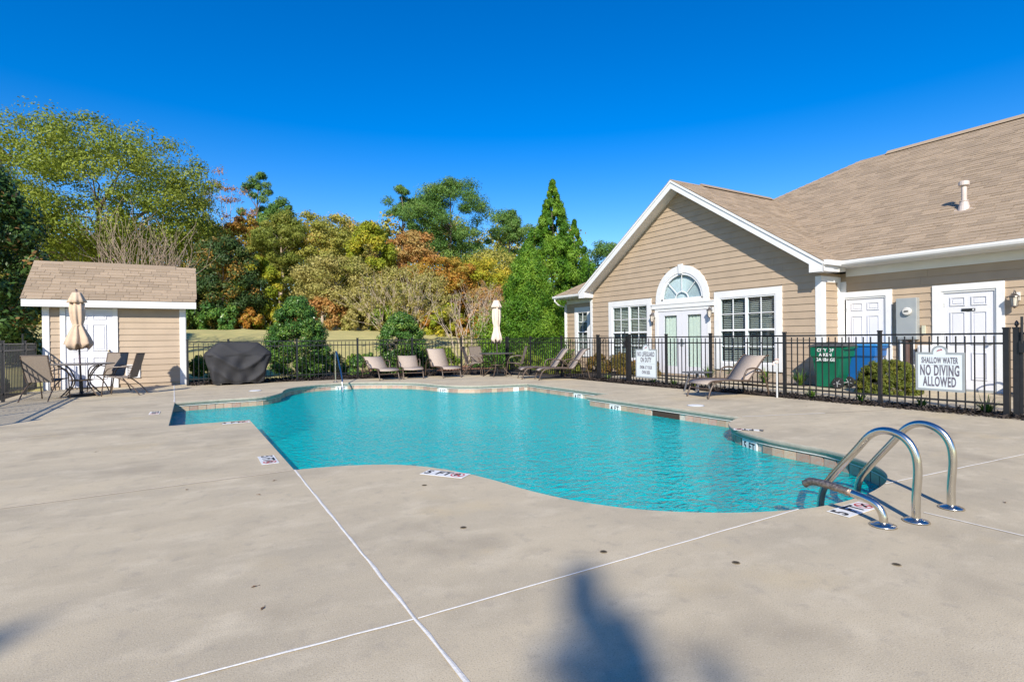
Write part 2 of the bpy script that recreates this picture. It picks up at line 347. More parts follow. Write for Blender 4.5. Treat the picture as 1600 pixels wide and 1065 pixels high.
# white bead under the coping, plaster wall, basin floor
pool=thing('swimming_pool','freeform turquoise swimming pool with brick coloured waterline tile','swimming pool',(3.5,8.5,0))
def pl(o): o.parent=pool; o.location=-Vector(pool.location); return o
pl(ring('bead',.022,-.074,.05,-.088,CAULK,None,[(.022,-.086)]))
pl(ring('grout_band',.05,-.086,.05,-.262,mat('grout',(.52,.47,.40),.9,vscale=40,bump=.3),None))
pl(ring('basin_wall',.038,-.25,.038,-1.75,PLASTER,None))
fz=lambda x,y: -1.52+.55*(y-2)/13.5
pl(filled('basin_floor',[off(.05)],0,PLASTER,fz))
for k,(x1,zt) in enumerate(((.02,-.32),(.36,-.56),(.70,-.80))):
    pl(MB().box(-.36,x1,8.9,12.85,-1.6-.01*k,zt).build('step',mat('step_shallow_light',(.26,.62,.60),.7),None))  # paler than the basin: brighter look of shallow water put into the colour
# tiles one by one along the outline
per=[]; acc=0
for i in range(NP_):
    a=Vector(OUT[i]); b=Vector(OUT[(i+1)%NP_]); per.append((acc,a,b)); acc+=(b-a).length
tile_me=MB().box(-.0735,.0735,-.014,.0,-.074,.074).mesh('tile',TILE)
MARK={}  # arc positions reserved for depth marks
def at_arc(s):
    s%=acc
    for t,a,b in reversed(per):
        if s>=t-1e-9:
            d=(b-a); L_=d.length; p=a+d*((s-t)/L_); e=d/L_; return p,e
def arc_of(x,y):
    best=None
    for t,a,b in per:
        d=b-a; u=max(0,min(1,((Vector((x,y))-a).dot(d))/d.length_squared)); q=a+d*u; r=(q-Vector((x,y))).length
        if best is None or r<best[0]: best=(r,t+d.length*u)
    return best[1]
marks=[(3.62,15.44,'3 FT'),(5.60,13.1,'3 FT'),(7.34,12.15,None),(7.62,9.95,'4 FT'),(6.93,7.9,'4 FT'),(5.86,4.24,'5 FT')]
mk=[(arc_of(x,y),t) for x,y,t in marks]
SK=(arc_of(6.935,6.62),.30)   # skimmer mouth
BLK=mat('letter_black',(.02,.02,.022),.6); TILEW=mat('white_tile',(.78,.78,.76),.3,var=.04)
nt_=int(acc/.1535); 
for k in range(nt_):
    s=(k+.5)*acc/nt_; p,e=at_arc(s)
    n=Vector((-e.y,e.x))
    # only the sides that can be seen from the deck this side of the pool
    if n.dot(Vector((p.x,p.y)).normalized())<-.15: continue
    if abs(s-SK[0])<SK[1]+.06: continue
    if any(abs(s-m_)<(.16 if t else .09)+.05 for m_,t in mk): continue
    q=p+n*.05; o=inst('tile',tile_me,pool,Vector((q.x,q.y,-.172))-pool.location,(0,0,math.atan2(e.y,e.x)))
for s,t in mk:
    p,e=at_arc(s); n=Vector((-e.y,e.x)); wd=.30 if t else .15; q=p+n*.05; ang=math.atan2(e.y,e.x)
    mbk=MB().box(-wd/2,wd/2,-.017,0,-.076,.076).mesh('depth_tile',TILEW); o=inst('depth_tile',mbk,pool,Vector((q.x,q.y,-.170))-pool.location,(0,0,ang))
    if t: lettering('letters',t,.135,o,BLK,Matrix.Translation((0,-.0185,0))@Matrix.Rotation(R(90),4,'X'),.85,.002)
p,e=at_arc(SK[0]); sk=MB().box(-.30,.30,-.02,.25,-.085,.07)
sk=MB()
for a_,b_,c_,d_,g_,h_ in ((-.30,.30,.0,.24,.062,.085),(-.30,-.28,.0,.24,-.09,.07),(.28,.30,.0,.24,-.09,.07),(-.30,.30,.22,.24,-.09,.07),(-.30,.30,.0,.24,-.11,-.09),(-.27,.27,.006,.0135,-.088,.06)): sk.box(a_,b_,c_,d_,g_,h_)  # last box: dark panel standing in for the shade inside the opening
n=Vector((-e.y,e.x)); q=p+n*.034; so_=inst('skimmer_mouth',sk.mesh('skimmer_mouth',mat('skimmer',(.05,.03,.02),.8)),pool,Vector((q.x,q.y,-.165))-pool.location,(0,0,math.atan2(e.y,e.x)))
# water body
bm=bmesh.new(); wo_=off(.045)
tv=[bm.verts.new((x,y,-.19)) for x,y in wo_]; te=[bm.edges.new((tv[i],tv[(i+1)%NP_])) for i in range(NP_)]
bmesh.ops.triangle_fill(bm,edges=te,use_beauty=True)
for f in bm.faces:
    if f.normal.z<0: f.normal_flip()
me=bpy.data.meshes.new('pool_water'); bm.to_mesh(me); bm.free(); me.materials.append(WATER)
wat=bpy.data.objects.new('pool_water',me); col.objects.link(wat); tag(wat,'rippled turquoise pool water','water',kind='structure')

# ---- joints in the deck
def strip(p,q,wd,m,z,name,jit=0):
    p=Vector(p); q=Vector(q); d=(q-p); L_=d.length; d/=L_; n=Vector((-d.y,d.x)); k=max(2,int(L_/.12)); v=[];f=[]
    rg=random.Random(int(p.x*97+q.y*31))
    for i in range(k+1):
        c=p+d*(L_*i/k)+n*rg.uniform(-jit,jit); ww=wd/2*(1+rg.uniform(-.25,.25)*(jit>0))
        v+=[(c.x+n.x*ww,c.y+n.y*ww,z),(c.x,c.y,z+.002),(c.x-n.x*ww,c.y-n.y*ww,z)]
    for i in range(k): f+=[(3*i,3*i+1,3*i+4,3*i+3),(3*i+1,3*i+2,3*i+5,3*i+4)]
    mb=MB(); mb.add(v,f); return mb.build(name,m,deck)
strip((.805,-3),(.812,5.31),.017,CAULK,.004,'caulk_joint',.0025)
strip((-3.4,2.40),(.80,2.195),.014,CAULK,.004,'caulk_joint',.002); strip((.82,2.19),(3.56,2.185),.012,CAULK,.004,'caulk_joint',.002)
strip((4.74,2.19),(9.9,1.75),.012,CAULK,.004,'caulk_joint',.002); strip((4.19,1.70),(4.16,-2),.012,CAULK,.004,'caulk_joint',.002)
strip((-.285,12.62),(-.40,17.7),.022,CAULK,.004,'caulk_joint',.003); strip((6.98,5.13),(8.3,4.66),.02,CAULK,.004,'caulk_joint',.003)
SAW=mat('saw_cut',(.30,.25,.19),.95,vscale=30); SAW2=mat('worn_joint',(.50,.43,.33),.95,vscale=30)
strip((-3.4,5.20),(.79,5.31),.02,SAW2,.003,'saw_joint',.003); strip((-3.4,9.18),(-.29,9.10),.018,SAW2,.003,'saw_joint',.003)
strip((-3.4,12.9),(-.3,12.62),.018,SAW2,.003,'saw_joint',.003); strip((8.3,4.66),(9.85,4.2),.012,SAW,.003,'saw_joint',.002)
# ---- ground beds outside the deck
def bed(name,poly,z,m,label,cat,kind='structure'):
    o=filled(name,[poly],z,m); return tag(o,label,cat,kind=kind)
bed('walkway',[(10.55,-14),(13.2,-14),(13.9,-14),(13.94,7.4),(13.08,7.43),(12.45,7.5),(12.45,12.9),(10.55,12.9)],-.015,CONC,'concrete walkway between the fence and the clubhouse','walkway')
bed('mulch_bed',[(9.4,-14),(10.56,-14),(10.56,12.9),(10.5,19.0),(-.1,19.1),(-.1,16.9),(9.4,14.0)],-.03,MULCH,'dark mulch bed under the black fence','mulch')
bed('house_bed',[(12.44,7.45),(13.1,7.45),(13.1,16.1),(13.9,16.1),(13.9,19.4),(10.6,19.2),(10.6,12.92),(12.44,12.92)],-.022,MULCH,'dark planting bed against the gable wall','mulch')
bed('side_bed',[(-3.46,-14),(-3.46,17.7),(-7,18),(-9,-14)],-.02,MULCH,'leafy dark soil outside the left fence','soil')
bed('pine_straw_bed',[(3.6,19.05),(12.5,19.05),(12.8,21.6),(9,22.2),(4.4,21.4)],.0,STRAW,'reddish pine straw bed beyond the back fence','pine straw')
# mulch chips as real pieces
def chips(name,n,fn,m,label,cat,sz=.03,seed=1):
    rg=np.random.default_rng(seed); P=fn(rg,n); k=len(P)
    a=rg.uniform(0,6.28,k); L_=rg.uniform(.5,1.6,k)*sz; Wd=rg.uniform(.25,.5,k)*sz; tl=rg.uniform(-.6,.6,k)
    dx=np.stack([np.cos(a)*np.cos(tl),np.sin(a)*np.cos(tl),np.sin(tl)],-1)*L_[:,None]; dy=np.stack([-np.sin(a),np.cos(a),rg.uniform(-.4,.4,k)],-1)*Wd[:,None]
    V=np.stack([P-dx-dy,P+dx-dy,P+dx+dy,P-dx+dy],1).reshape(-1,3); F=np.arange(4*k).reshape(-1,4)
    me=bpy.data.meshes.new(name); me.from_pydata(V.tolist(),[],F.tolist()); me.materials.append(m)
    o=bpy.data.objects.new(name,me); col.objects.link(o); return tag(o,label,cat,kind='stuff')
def f1(rg,n):
    y=rg.uniform(2.2,12.8,n); x=rg.uniform(9.72,10.5,n); return np.stack([x,y,rg.uniform(-.02,.035,n)],-1)
chips('mulch_chips',9000,f1,MULCH,'dark mulch chips along the right fence','mulch')
def f2(rg,n):
    x=rg.uniform(-.0,9.3,n); y=17.3-.065*x**1.0-rg.uniform(-1.4,.25,n)-np.clip(x-7.3,0,3)*.55; return np.stack([x,y,rg.uniform(-.02,.05,n)],-1)
chips('leaf_litter',7000,f2,MULCH,'mulch and leaf litter along the back fence','mulch',.04,2)

# ================================================================== FENCES
PICK=MB().box(-.008,.008,-.008,.008,0.05,1.155).mesh('picket',BLACK)
PICKT=MB().box(-.008,.008,-.008,.008,0.05,1.215).mesh('picket',BLACK)
POST=MB().box(-.026,.026,-.026,.026,-.05,1.235).box(-.031,.031,-.031,.031,1.235,1.262).mesh('post',BLACK)
GPOST=MB().box(-.034,.034,-.034,.034,-.05,1.25).box(-.04,.04,-.04,.04,1.25,1.275).mesh('post',BLACK)
FIN=MB().box(-.034,.034,-.034,.034,-.05,1.25).box(-.04,.04,-.04,.04,1.25,1.275).lathe([(.012,1.275),(.012,1.29),(.022,1.30),(.026,1.32),(.018,1.35),(.004,1.37)],10).mesh('post',BLACK)
RAILZ=(1.185,1.045,.17)
def fence_run(root,posts,axis,skip=(),big=()):
    """posts: coordinates along the axis; rails and pickets between neighbouring posts (root-local)"""
    for i,p in enumerate(posts):
        inst('post',GPOST if i in big else POST,root,(p,0,0) if axis=='x' else (0,p,0))
    for i in range(len(posts)-1):
        if i in skip: continue
        a,b=sorted((posts[i],posts[i+1])); a+=.026; b-=.026
        for z in RAILZ:
            h=.014
            mb=MB().box(a,b,-.0125,.0125,z-h,z+h) if axis=='x' else MB().box(-.0125,.0125,a,b,z-h,z+h)
            mb.build('rail',BLACK,root,world=False)
        n=max(1,round((b-a)/.117)); 
        for k in range(1,n):
            c=a+(b-a)*k/n; inst('picket',PICK,root,(c,0,0) if axis=='x' else (0,c,0))
bf=thing('metal_fence','black picket fence along the back of the pool deck','fence',(0,17.2,0))
fence_run(bf,[-.07,.92,2.735,4.54,6.345,8.15,9.97],'x')
rf=thing('metal_fence','black picket fence between the pool deck and the clubhouse','fence',(10.0,0,0))
fence_run(rf,[3.03,4.68,6.385,8.14,9.45,10.74],'y',big=(0,5))
rf2=thing('metal_fence','black picket fence behind the two reclined loungers, left of the gate','fence',(10.0,0,0))
fence_run(rf2,[12.03,13.8,15.6,17.12],'y',big=(0,))
lf=thing('metal_fence','black picket fence along the left edge of the deck beside the shed','fence',(-3.32,0,0))
fence_run(lf,[16.62,14.9,13.1,11.3,9.5],'y')
def gate(loc,L_,label,flip=1):
    g=thing('fence_gate',label,'gate',loc)
    mb=MB()
    for y in (.05,L_-.05): mb.box(-.022,.022,y-.022,y+.022,.06,1.2)
    for z in RAILZ: mb.box(-.0125,.0125,.07,L_-.07,z-.016,z+.016)
    mb.build('gate_frame',BLACK,g,world=False)
    MB().tube([(-.02,.08,.98),(-.02,.30,1.17)],.008,6).tube([(-.02,L_-.08,.98),(-.02,L_-.3,1.17)],.008,6).build('brace',BLACK,g,world=False)
    n=round((L_-.14)/.117)
    for k in range(1,n): inst('picket',PICK,g,(0,.07+(L_-.14)*k/n,0))
    MB().cbox((-.035,L_-.07 if flip<0 else .07,1.0),(.05,.06,.16)).tube([(-.05,.07 if flip>0 else L_-.07,1.05),(-.05,.07 if flip>0 else L_-.07,1.42)],.016,8).build('latch',BLACK,g,world=False)
    return g
gate((10.0,10.79,0),1.2,'narrow black pool gate with corner braces by the brown hedge',1)
g2=gate((10.0,1.78,0),1.14,'black pool gate at the right edge of the picture',-1)
gate((-3.32,16.66,0),1.02,'braced black gate between the left fence and the shed',1)
inst('post',FIN,g2,(0,1.17-.03,0))

# ================================================================== SHINGLES / SIDING TOOLS
def shingle_roof(parent,O,U,V,ulen_fn,vmax,m=SHING,tab=.305,exp=.142,keep=300,near=None,seed=1,skip=None):
    """tabs laid course by course. O origin on the eave, U along the eave, V up the slope (unit vectors).
    ulen_fn(v) -> (u0,u1) of the roof at slope distance v. The biggest-looking tabs become parts, the rest one joined part."""
    U=Vector(U).normalized(); V=Vector(V).normalized(); Nn=U.cross(V); 
    if Nn.z<0: Nn=-Nn
    O=Vector(O); rg=random.Random(seed); tabs=[]
    k=0; v=0
    while v<vmax-.02:
        u0,u1=ulen_fn(min(v+exp*.5,vmax)); u=u0-rg.uniform(0,tab)
        while u<u1:
            w_=tab*rg.choice((.6,.8,1,1,1.2,1.4)); a=max(u,u0); b=min(u+w_,u1)
            if b-a>.03 and not (skip and skip((a+b)/2,v+exp/2)): tabs.append((a,b,v,min(v+exp*1.25,vmax+.02),rg.choice((0,0,.004,.007))))
            u+=w_
        v+=exp; k+=1
    def corners(a,b,v0,v1,th):
        lo=O+Nn*(.012+th)+V*v0; hi=O+Nn*.004+V*v1
        return [lo+U*(a+.003),lo+U*(b-.003),hi+U*(b-.003),hi+U*(a+.003)]
    def solid(c):
        d=Nn*-.010
        return [tuple(p) for p in c]+[tuple(p+d) for p in c[:2]]
    FC=[(0,1,2,3),(0,4,5,1),(0,3,4),(1,5,2)]
    cen=Vector(near or (0,0,1.2))
    tabs.sort(key=lambda t:((O+U*((t[0]+t[1])/2)+V*t[2])-cen).length/(t[1]-t[0])**.5)
    org=wloc(parent)
    for t in tabs[:keep]:
        c=corners(*t); mid=(c[0]+c[2])/2
        me=bpy.data.meshes.new('shingle'); me.from_pydata([tuple(Vector(p)-mid) for p in solid(c)],[],FC); me.materials.append(m)
        inst('shingle',me,parent,mid-org)
    rest=tabs[keep:]
    if rest:
        Vv=[];F=[];T=[]
        for t in rest:
            k=len(Vv); Vv+=[tuple(Vector(p)-org) for p in solid(corners(*t))]; F+=[tuple(i+k for i in f) for f in FC]; r_=rg.random(); T+=[r_]*4
        me=bpy.data.meshes.new('shingle_field'); me.from_pydata(Vv,[],F); me.materials.append(m)
        at=me.attributes.new('tint','FLOAT','FACE'); at.data.foreach_set('value',T)
        o=bpy.data.objects.new('shingle_field',me); col.objects.link(o); o.parent=parent; o['kind']='stuff'
def siding(parent,axis,plane,span_fn,z0,z1,exp,holes,sign=-1,m=SIDING):
    """lap boards on a wall. axis 'x': wall at x=plane with boards along y; axis 'y': wall at y=plane with boards along x.
    span_fn(z)->(a,b); holes: list of fn(zmid)->(a,b) or None; sign: side the boards face"""
    z=z0
    while z<z1-.02:
        zt=min(z+exp,z1); s0=span_fn(z); s1=span_fn(zt)
        if s1[1]-s1[0]<0: s1=((s0[0]+s0[1])/2,)*2
        segs=[(s0[0],s0[1],s1[0],s1[1])]
        for h in holes:
            q=h(z,zt)
            if not q: continue
            new=[]
            for a0,b0,a1,b1 in segs:
                if q[1]<=min(a0,a1) or q[0]>=max(b0,b1): new.append((a0,b0,a1,b1)); continue
                if q[0]>a0+.01: new.append((a0,q[0],a1,q[0]))
                if q[1]<b0-.01: new.append((q[1],b0,q[1],b1))
            segs=new
        sp2=[]
        for a0,b0,a1,b1 in segs:
            cut=a0+random.uniform(.8,3.6); L0=a0;L1=a1
            while cut<min(b0,b1)-.5:
                sp2.append((L0,cut-.0015,L1,cut-.0015)); L0=L1=cut+.0015; cut+=3.66
            sp2.append((L0,b0,L1,b1))
        for a0,b0,a1,b1 in sp2:
            po=sign*.027; to=sign*.008; bk=0.0
            P=[(a0,z-.012,po),(b0,z-.012,po),(b1,zt,to),(a1,zt,to),(a0,z-.012,bk),(b0,z-.012,bk),(b1,zt,bk),(a1,zt,bk)]
            v=[(plane+o_,a,zz) if axis=='x' else (a,plane+o_,zz) for a,zz,o_ in P]
            MB().add(v,[(0,1,2,3),(0,4,5,1),(1,5,6,2),(2,6,7,3),(3,7,4,0),(4,7,6,5)]).build('siding_board',m,parent)
        z=zt
def rect(a,b,z0,z1): return lambda lo,hi: (a,b) if (hi>z0+.02 and lo<z1-.02) else None
def panel_door(root,axis,plane,a,b,z0,z1,m=DOORW,hinge_at_b=True,six=True):
    """six-panel door leaf; parts: leaf with proud moulded panels"""
    def bx(mb,o0,o1,p,q,r,s):
        return mb.box(plane+o0,plane+o1,p,q,r,s) if axis=='x' else mb.box(p,q,plane+o0,plane+o1,r,s)
    mb=MB(); bx(mb,0,.04,a,b,z0,z1); door=mb.build('door',m,root)
    W=b-a; H=z1-z0
    rows=[(.10,.38),(.46,.80),(.865,.955)]
    for lo,hi in rows:
        for c0,c1 in ((.14,.44),(.56,.86)):
            y0,y1,zz0,zz1=a+W*c0,a+W*c1,z0+H*lo,z0+H*hi
            f=MB(); t=.018
            for p,q,r,s in ((y0,y1,zz0,zz0+t),(y0,y1,zz1-t,zz1),(y0,y0+t,zz0+t,zz1-t),(y1-t,y1,zz0+t,zz1-t)): bx(f,-.018,-.0005,p,q,r,s)
            bx(f,-.012,-.0005,y0+.045,y1-.045,zz0+.045,zz1-.045)
            f.build('panel',m,door)
    return door

# ================================================================== POOL SHED
shed=thing('pool_shed','small tan sided pool shed with white door and shingled roof','shed',(-1.65,19.0,0))
SX0,SX1,SY=-3.21,-.115,17.8
MB().box(SX0+.02,SX1-.02,SY+.03,20.2,-.05,2.25).build('wall',SIDING,shed)
siding(shed,'y',SY+.03,lambda z:(SX0+.14,SX1-.14),.10,2.24,.165,[rect(-2.86,-1.66,-.1,2.2)],-1)
for x0,x1 in ((SX0,SX0+.14),(SX1-.14,SX1)): MB().box(x0,x1,SY-.012,SY+.03,.0,2.24).build('corner_trim',WHITE,shed)
for y0,y1 in ((SY+.031,SY+.15),): 
    MB().box(SX1-.02,SX1+.015,SY-.0,SY+.15,0,2.24).build('corner_trim',WHITE,shed)
MB().box(SX0+.14,SX1-.14,SY-.0,SY+.028,2.10,2.24).build('frieze_board',WHITE,shed)
# door casing, leaf, knob
for a,b,c,d in ((-2.86,-2.75,0,2.1),(-1.765,-1.66,0,2.1),(-2.86,-1.66,2.1,2.16)): MB().box(a,b,SY-.025,SY+.03,c,d).build('door_casing',WHITE,shed)
sd=panel_door(shed,'y',SY-.002,-2.745,-1.77,.04,2.09)
MB().lathe([(.0,0),(.03,.005),(.03,.01),(.012,.015),(.012,.04),(.028,.05),(.03,.065),(.0,.08)],14)
k_=MB().lathe([(.0,0),(.03,.005),(.03,.01),(.012,.015),(.012,.04),(.028,.05),(.03,.065),(.0,.08)],14).build('knob',mat('brass',(.45,.36,.2),.3,metal=1),sd,world=False); k_.rotation_euler=(R(90),0,0); k_.location=Vector((-1.85,SY-.003,.98))-wloc(sd)
for z in (.3,1.05,1.8): MB().box(-2.752,-2.735,SY-.012,SY,z,z+.1).build('hinge',GREY,sd)
# louvred vent
vn=MB().box(-1.50,-1.18,SY-.02,SY+.02,.24,.28).box(-1.50,-1.18,SY-.02,SY+.02,.56,.60).box(-1.50,-1.46,SY-.02,SY+.02,.28,.56).box(-1.22,-1.18,SY-.02,SY+.02,.28,.56).build('wall_vent',WHITE,shed)
for k in range(6): MB().cbox((-1.34,SY-.004,.305+k*.046),(.24,.035,.006),Matrix.Rotation(R(35),3,'X')).build('slat',WHITE,vn)
# roof: eaves front and back, ridge along x
EZ=2.30; EY=17.52; RZ=3.40; RY=19.0; RX0,RX1=-3.55,.15
sl_=Vector((0,RY-EY,RZ-EZ)); sll=sl_.length
MB().prism([(EY,EZ),(RY,RZ),(20.48,EZ),(20.48,EZ-.04),(RY,RZ-.05),(EY,EZ-.04)],0,RX0,RX1).build('roof_deck',mat('roof_board',(.2,.15,.11),.9),shed)
shingle_roof(shed,(RX0-.02,EY-.03,EZ-.012),(1,0,0),sl_,lambda v:(0,RX1-RX0+.04),sll,keep=170,seed=4)
MB().box(RX0+.0,RX1,EY-.02,EY+.005,EZ-.19,EZ-.012).build('fascia_board',WHITE,shed)
MB().box(RX0+.01,RX1-.01,EY+.005,SY+.03,EZ-.15,EZ-.13).build('soffit',WHITE,shed)
for x in (RX0,RX1-.03): 
    MB().prism([(EY,EZ-.19),(RY,RZ-.2),(20.48,EZ-.19),(20.48,EZ-.045),(RY,RZ-.052),(EY,EZ-.045)],0,x+.002,x+.028).build('rake_board',WHITE,shed)
MB().prism([(SY+.03,2.25),(20.2,2.25),(RY,RZ-.2)],0,SX0+.05,SX1-.05).build('gable_wall',SIDING,shed)
MB().prism([(RY-.16,RZ-.085),(RY,RZ+.045),(RY+.16,RZ-.085),(RY+.16,RZ-.11),(RY,RZ+.0),(RY-.16,RZ-.11)],0,-2.95,-.35).build('ridge_vent',SHING,shed)
MB().prism([(RY-.13,RZ-.075),(RY,RZ+.018),(RY+.13,RZ-.075),(RY,RZ-.01)],0,RX0-.02,RX1+.02).build('ridge_cap',SHING,shed)

# ================================================================== CLUBHOUSE
XG,XB=13.105,13.95; YA,YB=7.425,16.13; YC=11.72
house=thing('clubhouse','tan sided clubhouse with white trim, arched window and shingled roof','building',(13.1,11.72,0))
EAVE=2.93; PITCH=.664; OH=.45
MB().box(XG+.16,24,YA+.15,YB-.1,-.05,2.9).box(XB+.16,24,-14,19.0,-.06,2.88).build('wall',DARK,house)
zr=lambda y: EAVE+PITCH*(abs(YC-(YC-4.58))-abs(y-YC))   # underside line of the gable roof
gz=lambda y: 2.93+.664*(4.58-abs(y-YC))
def gspan(z):
    if z<=2.60: return (YA+.12,YB-.10)
    d=4.58-(z+.10-2.93)/.664; d=min(d,4.30); return (YC-d,YC+d)
arch=lambda lo,hi:(None if hi<2.10 or lo>3.40 else (YC-1.05,YC+1.05) if lo<2.35 else (YC-math.sqrt(max(.01,1.03**2-(lo-2.33)**2)),YC+math.sqrt(max(.01,1.03**2-(lo-2.33)**2))))
siding(house,'x',XG,gspan,.20,5.80,.178,[rect(8.41,10.50,.2,2.46),rect(12.99,15.10,.2,2.46),rect(10.62,12.86,0,2.2),arch],-1)
siding(house,'x',XB,lambda z:(-14,YA-.14),.15,2.63,.178,[rect(6.25,7.39,-.1,2.24),rect(4.24,5.46,-.1,2.24)],-1)
siding(house,'x',XB,lambda z:(YB,18.80),.15,2.62,.178,[rect(17.2,18.23,.3,2.45)],-1)
siding(house,'y',YA,lambda z:(XG+.16,XB-.16),.15,2.60,.178,[],-1)
# solid sheathing just behind the boards (leaves window openings)
def sheath(x,segs):
    for a,b,c,d in segs: MB().box(x,x+.02,a,b,c,d).build('sheathing',SIDING,house)
sheath(XG,[(YA,8.5,-.05,2.7),(10.4,10.7,-.05,2.2),(12.8,13.1,-.05,2.2),(15.0,YB,-.05,2.7),(8.5,10.4,-.05,.3),(13.1,15.0,-.05,.3),(8.5,10.4,2.36,2.7),(13.1,15.0,2.36,2.7)])
MB().prism([(YA-.02,2.7),(YB+.02,2.7),(YB+.02,2.75),(YC,5.78),(YA-.02,2.75)],0,XG+.001,XG+.019).build('sheathing',DARK if 0 else SIDING,house) if 0 else None
# gable sheathing with arch opening: fan of quads
gp=MB(); aN=16
outer=[(YA,2.7),(YA,2.72)]+[(YC-4.4+k*.55,min(5.75,2.9+.664*(k*.55))) for k in range(1,8)]+[(YC,5.75)]+[(YC+k*.55,min(5.75,5.75-.664*k*.55)) for k in range(1,8)]+[(YB,2.72),(YB,2.7)]
inn=[(YC-.83*math.cos(math.pi*k/aN),2.34+.83*math.sin(math.pi*k/aN)) for k in range(aN+1)]
bmh=bmesh.new(); lp=[bmh.verts.new((XG+.004,y,z)) for y,z in [(YA,2.7)]+[(YC-.83,2.7)] ]
bmh.free()
for k in range(aN):
    (y0,z0),(y1,z1)=inn[k],inn[k+1]
    t0=2.93+.664*(4.4-abs(y0-YC)); t1=2.93+.664*(4.4-abs(y1-YC)); gp.add([(XG+.004,y0,z0),(XG+.004,y1,z1),(XG+.004,y1,t1),(XG+.004,y0,t0)],[(0,1,2,3)])
for s in (-1,1):
    ya=YC+s*.83; yb=YC+s*4.3; gp.add([(XG+.004,ya,2.18),(XG+.004,yb,2.6),(XG+.004,yb,2.93),(XG+.004,ya,2.93+.664*3.57)],[(0,1,2,3)])
gp.build('gable_sheathing',SIDING,house)
MB().box(XB,XB+.02,-14,YA,-.05,2.7).box(XB,XB+.02,YB,17.3,-.05,2.7).box(XB,XB+.02,18.1,18.9,-.05,2.7).box(XB,XB+.02,17.3,18.1,-.05,.4).box(XB,XB+.02,17.3,18.1,2.3,2.7).box(XG+.02,XB,YA,YA+.02,-.05,2.7).box(XG+.02,XB,YB-.02,YB,-.05,2.7).build('side_sheathing',SIDING,house)
MB().box(XB,24,18.9,18.92,-.05,2.7).build('end_wall',SIDING,house)
FOUND=mat('foundation_block',(.45,.36,.27),.9,vscale=12,bump=.4)
MB().box(XG-.012,XG+.02,YA+.12,YB-.1,-.06,.19).build('foundation',FOUND,house)
# corner boards and frieze
for nm,b in (('corner_board',(XG-.03,XG+.005,YA-.03,YA+.12,-.02,2.62)),('corner_board',(XG+.006,XG+.16,YA-.032,YA-.001,-.02,2.62)),('corner_board',(XB-.16,XB-.028,YA-.031,YA-.001,-.02,2.62)),
  ('corner_board',(XB-.03,XB+.0,YA-.16,YA-.033,-.02,2.5)),('corner_board',(XG-.03,XG+.005,YB-.10,YB+.03,-.02,2.62)),('corner_board',(XB-.03,XB+.01,18.78,18.93,-.02,2.62)),
  ('frieze_board',(XB-.035,XB+.01,-14,YA-.16,2.62,2.813)),('frieze_board',(XB-.034,XB+.01,YB+.02,18.78,2.62,2.813)),('frieze_board',(XG+.16,XB-.16,YA-.036,YA,2.48,2.62))):
    MB().box(*b).build(nm,WHITE,house)
# --- main roof: eave x=13.4, ridge x=19.6
XE=13.40; ZE=2.955; XR=19.6; sp=Vector((XR-XE,0,(XR-XE)*PITCH)); spl=sp.length; ZRd=ZE+(XR-XE)*PITCH
hipY=lambda x: 18.95+(9.7-18.95)*(x-XE)/(XR-XE)
ROOFB=mat('roof_board',(.2,.15,.11),.9)
mr=MB().add([(XE,-14,ZE-.012),(XE,18.95,ZE-.012),(XR,9.7,ZRd-.012),(XR,-14,ZRd-.012)],[(0,1,2,3)]).add([(XR,-14,ZRd-.012),(XR,9.7,ZRd-.012),(26,9.7,ZE),(26,-14,ZE)],[(0,1,2,3)]).add([(XE,18.95,ZE-.012),(26,18.95,ZE),(XR,9.7,ZRd-.012)],[(0,1,2)]).build('roof_deck',SHING,house)
def inside_gable(u,v):
    x=XE+v*(XR-XE)/spl; y=-14+u; z=ZE+(x-XE)*PITCH
    return abs(y-YC)<4.6 and gz(y)-.16>z
def mspan(v):
    x=XE+v*(XR-XE)/spl; return (12.0,hipY(x)+14)
shingle_roof(house,(XE-.02,-14,ZE),(0,1,0),sp,mspan,spl,keep=200,seed=11,skip=inside_gable)
# --- gable roof: ridge along x at y=YC, from x=12.6 to 18.2
GX=XG-OH; RZg=gz(YC); hw=4.58
for s in (-1,1):
    sv=Vector((0,-s*hw,hw*PITCH)); svl=sv.length; ye=YC+s*hw
    xin=lambda v: XE+(v/svl)*(18.13-XE)
    gd=MB().add([(GX,ye,2.93-.012),(XE+.1,ye,2.93-.012),(18.2,YC,RZg-.012),(GX,YC,RZg-.012)],[(0,1,2,3)]); gd.build('roof_deck',SHING,house)
    shingle_roof(house,(GX-.02,ye+s*.03,2.93-.015),(1,0,0),sv,lambda v:(0,xin(v)-GX+.10),svl,keep=100 if s<0 else 0,seed=20+s)
# valley flashing line, ridge vents and caps
def capstrip(p,q,wd,th,name,m,drop=.12):
    p=Vector(p);q=Vector(q); d=(q-p).normalized(); n=Vector((0,0,1)).cross(d).normalized()
    a=[p+n*wd-Vector((0,0,drop)),p+Vector((0,0,th)),p-n*wd-Vector((0,0,drop)),p-Vector((0,0,.03))]; b=[x+(q-p) for x in a]
    return MB().add(a+b,[(0,1,2,3),(4,7,6,5),(0,4,5,1),(1,5,6,2),(2,6,7,3),(3,7,4,0)]).build(name,m,house)
capstrip((XR,8.9,ZRd+.03),(XR,-14,ZRd+.03),.17,.06,'ridge_vent',SHING,.075)
capstrip((GX+1.35,YC,RZg+.025),(17.6,YC,RZg+.025),.16,.055,'ridge_vent',SHING,.07)
capstrip((GX-.02,YC,RZg),(18.1,YC,RZg),.13,.02,'ridge_cap',SHING,.075)
capstrip((XR,9.75,ZRd),(XR,8.7,ZRd),.13,.02,'ridge_cap',SHING,.07)
capstrip((XR,9.7,ZRd),(XE,18.95,ZE+.01),.12,.02,'hip_cap',SHING,.05)
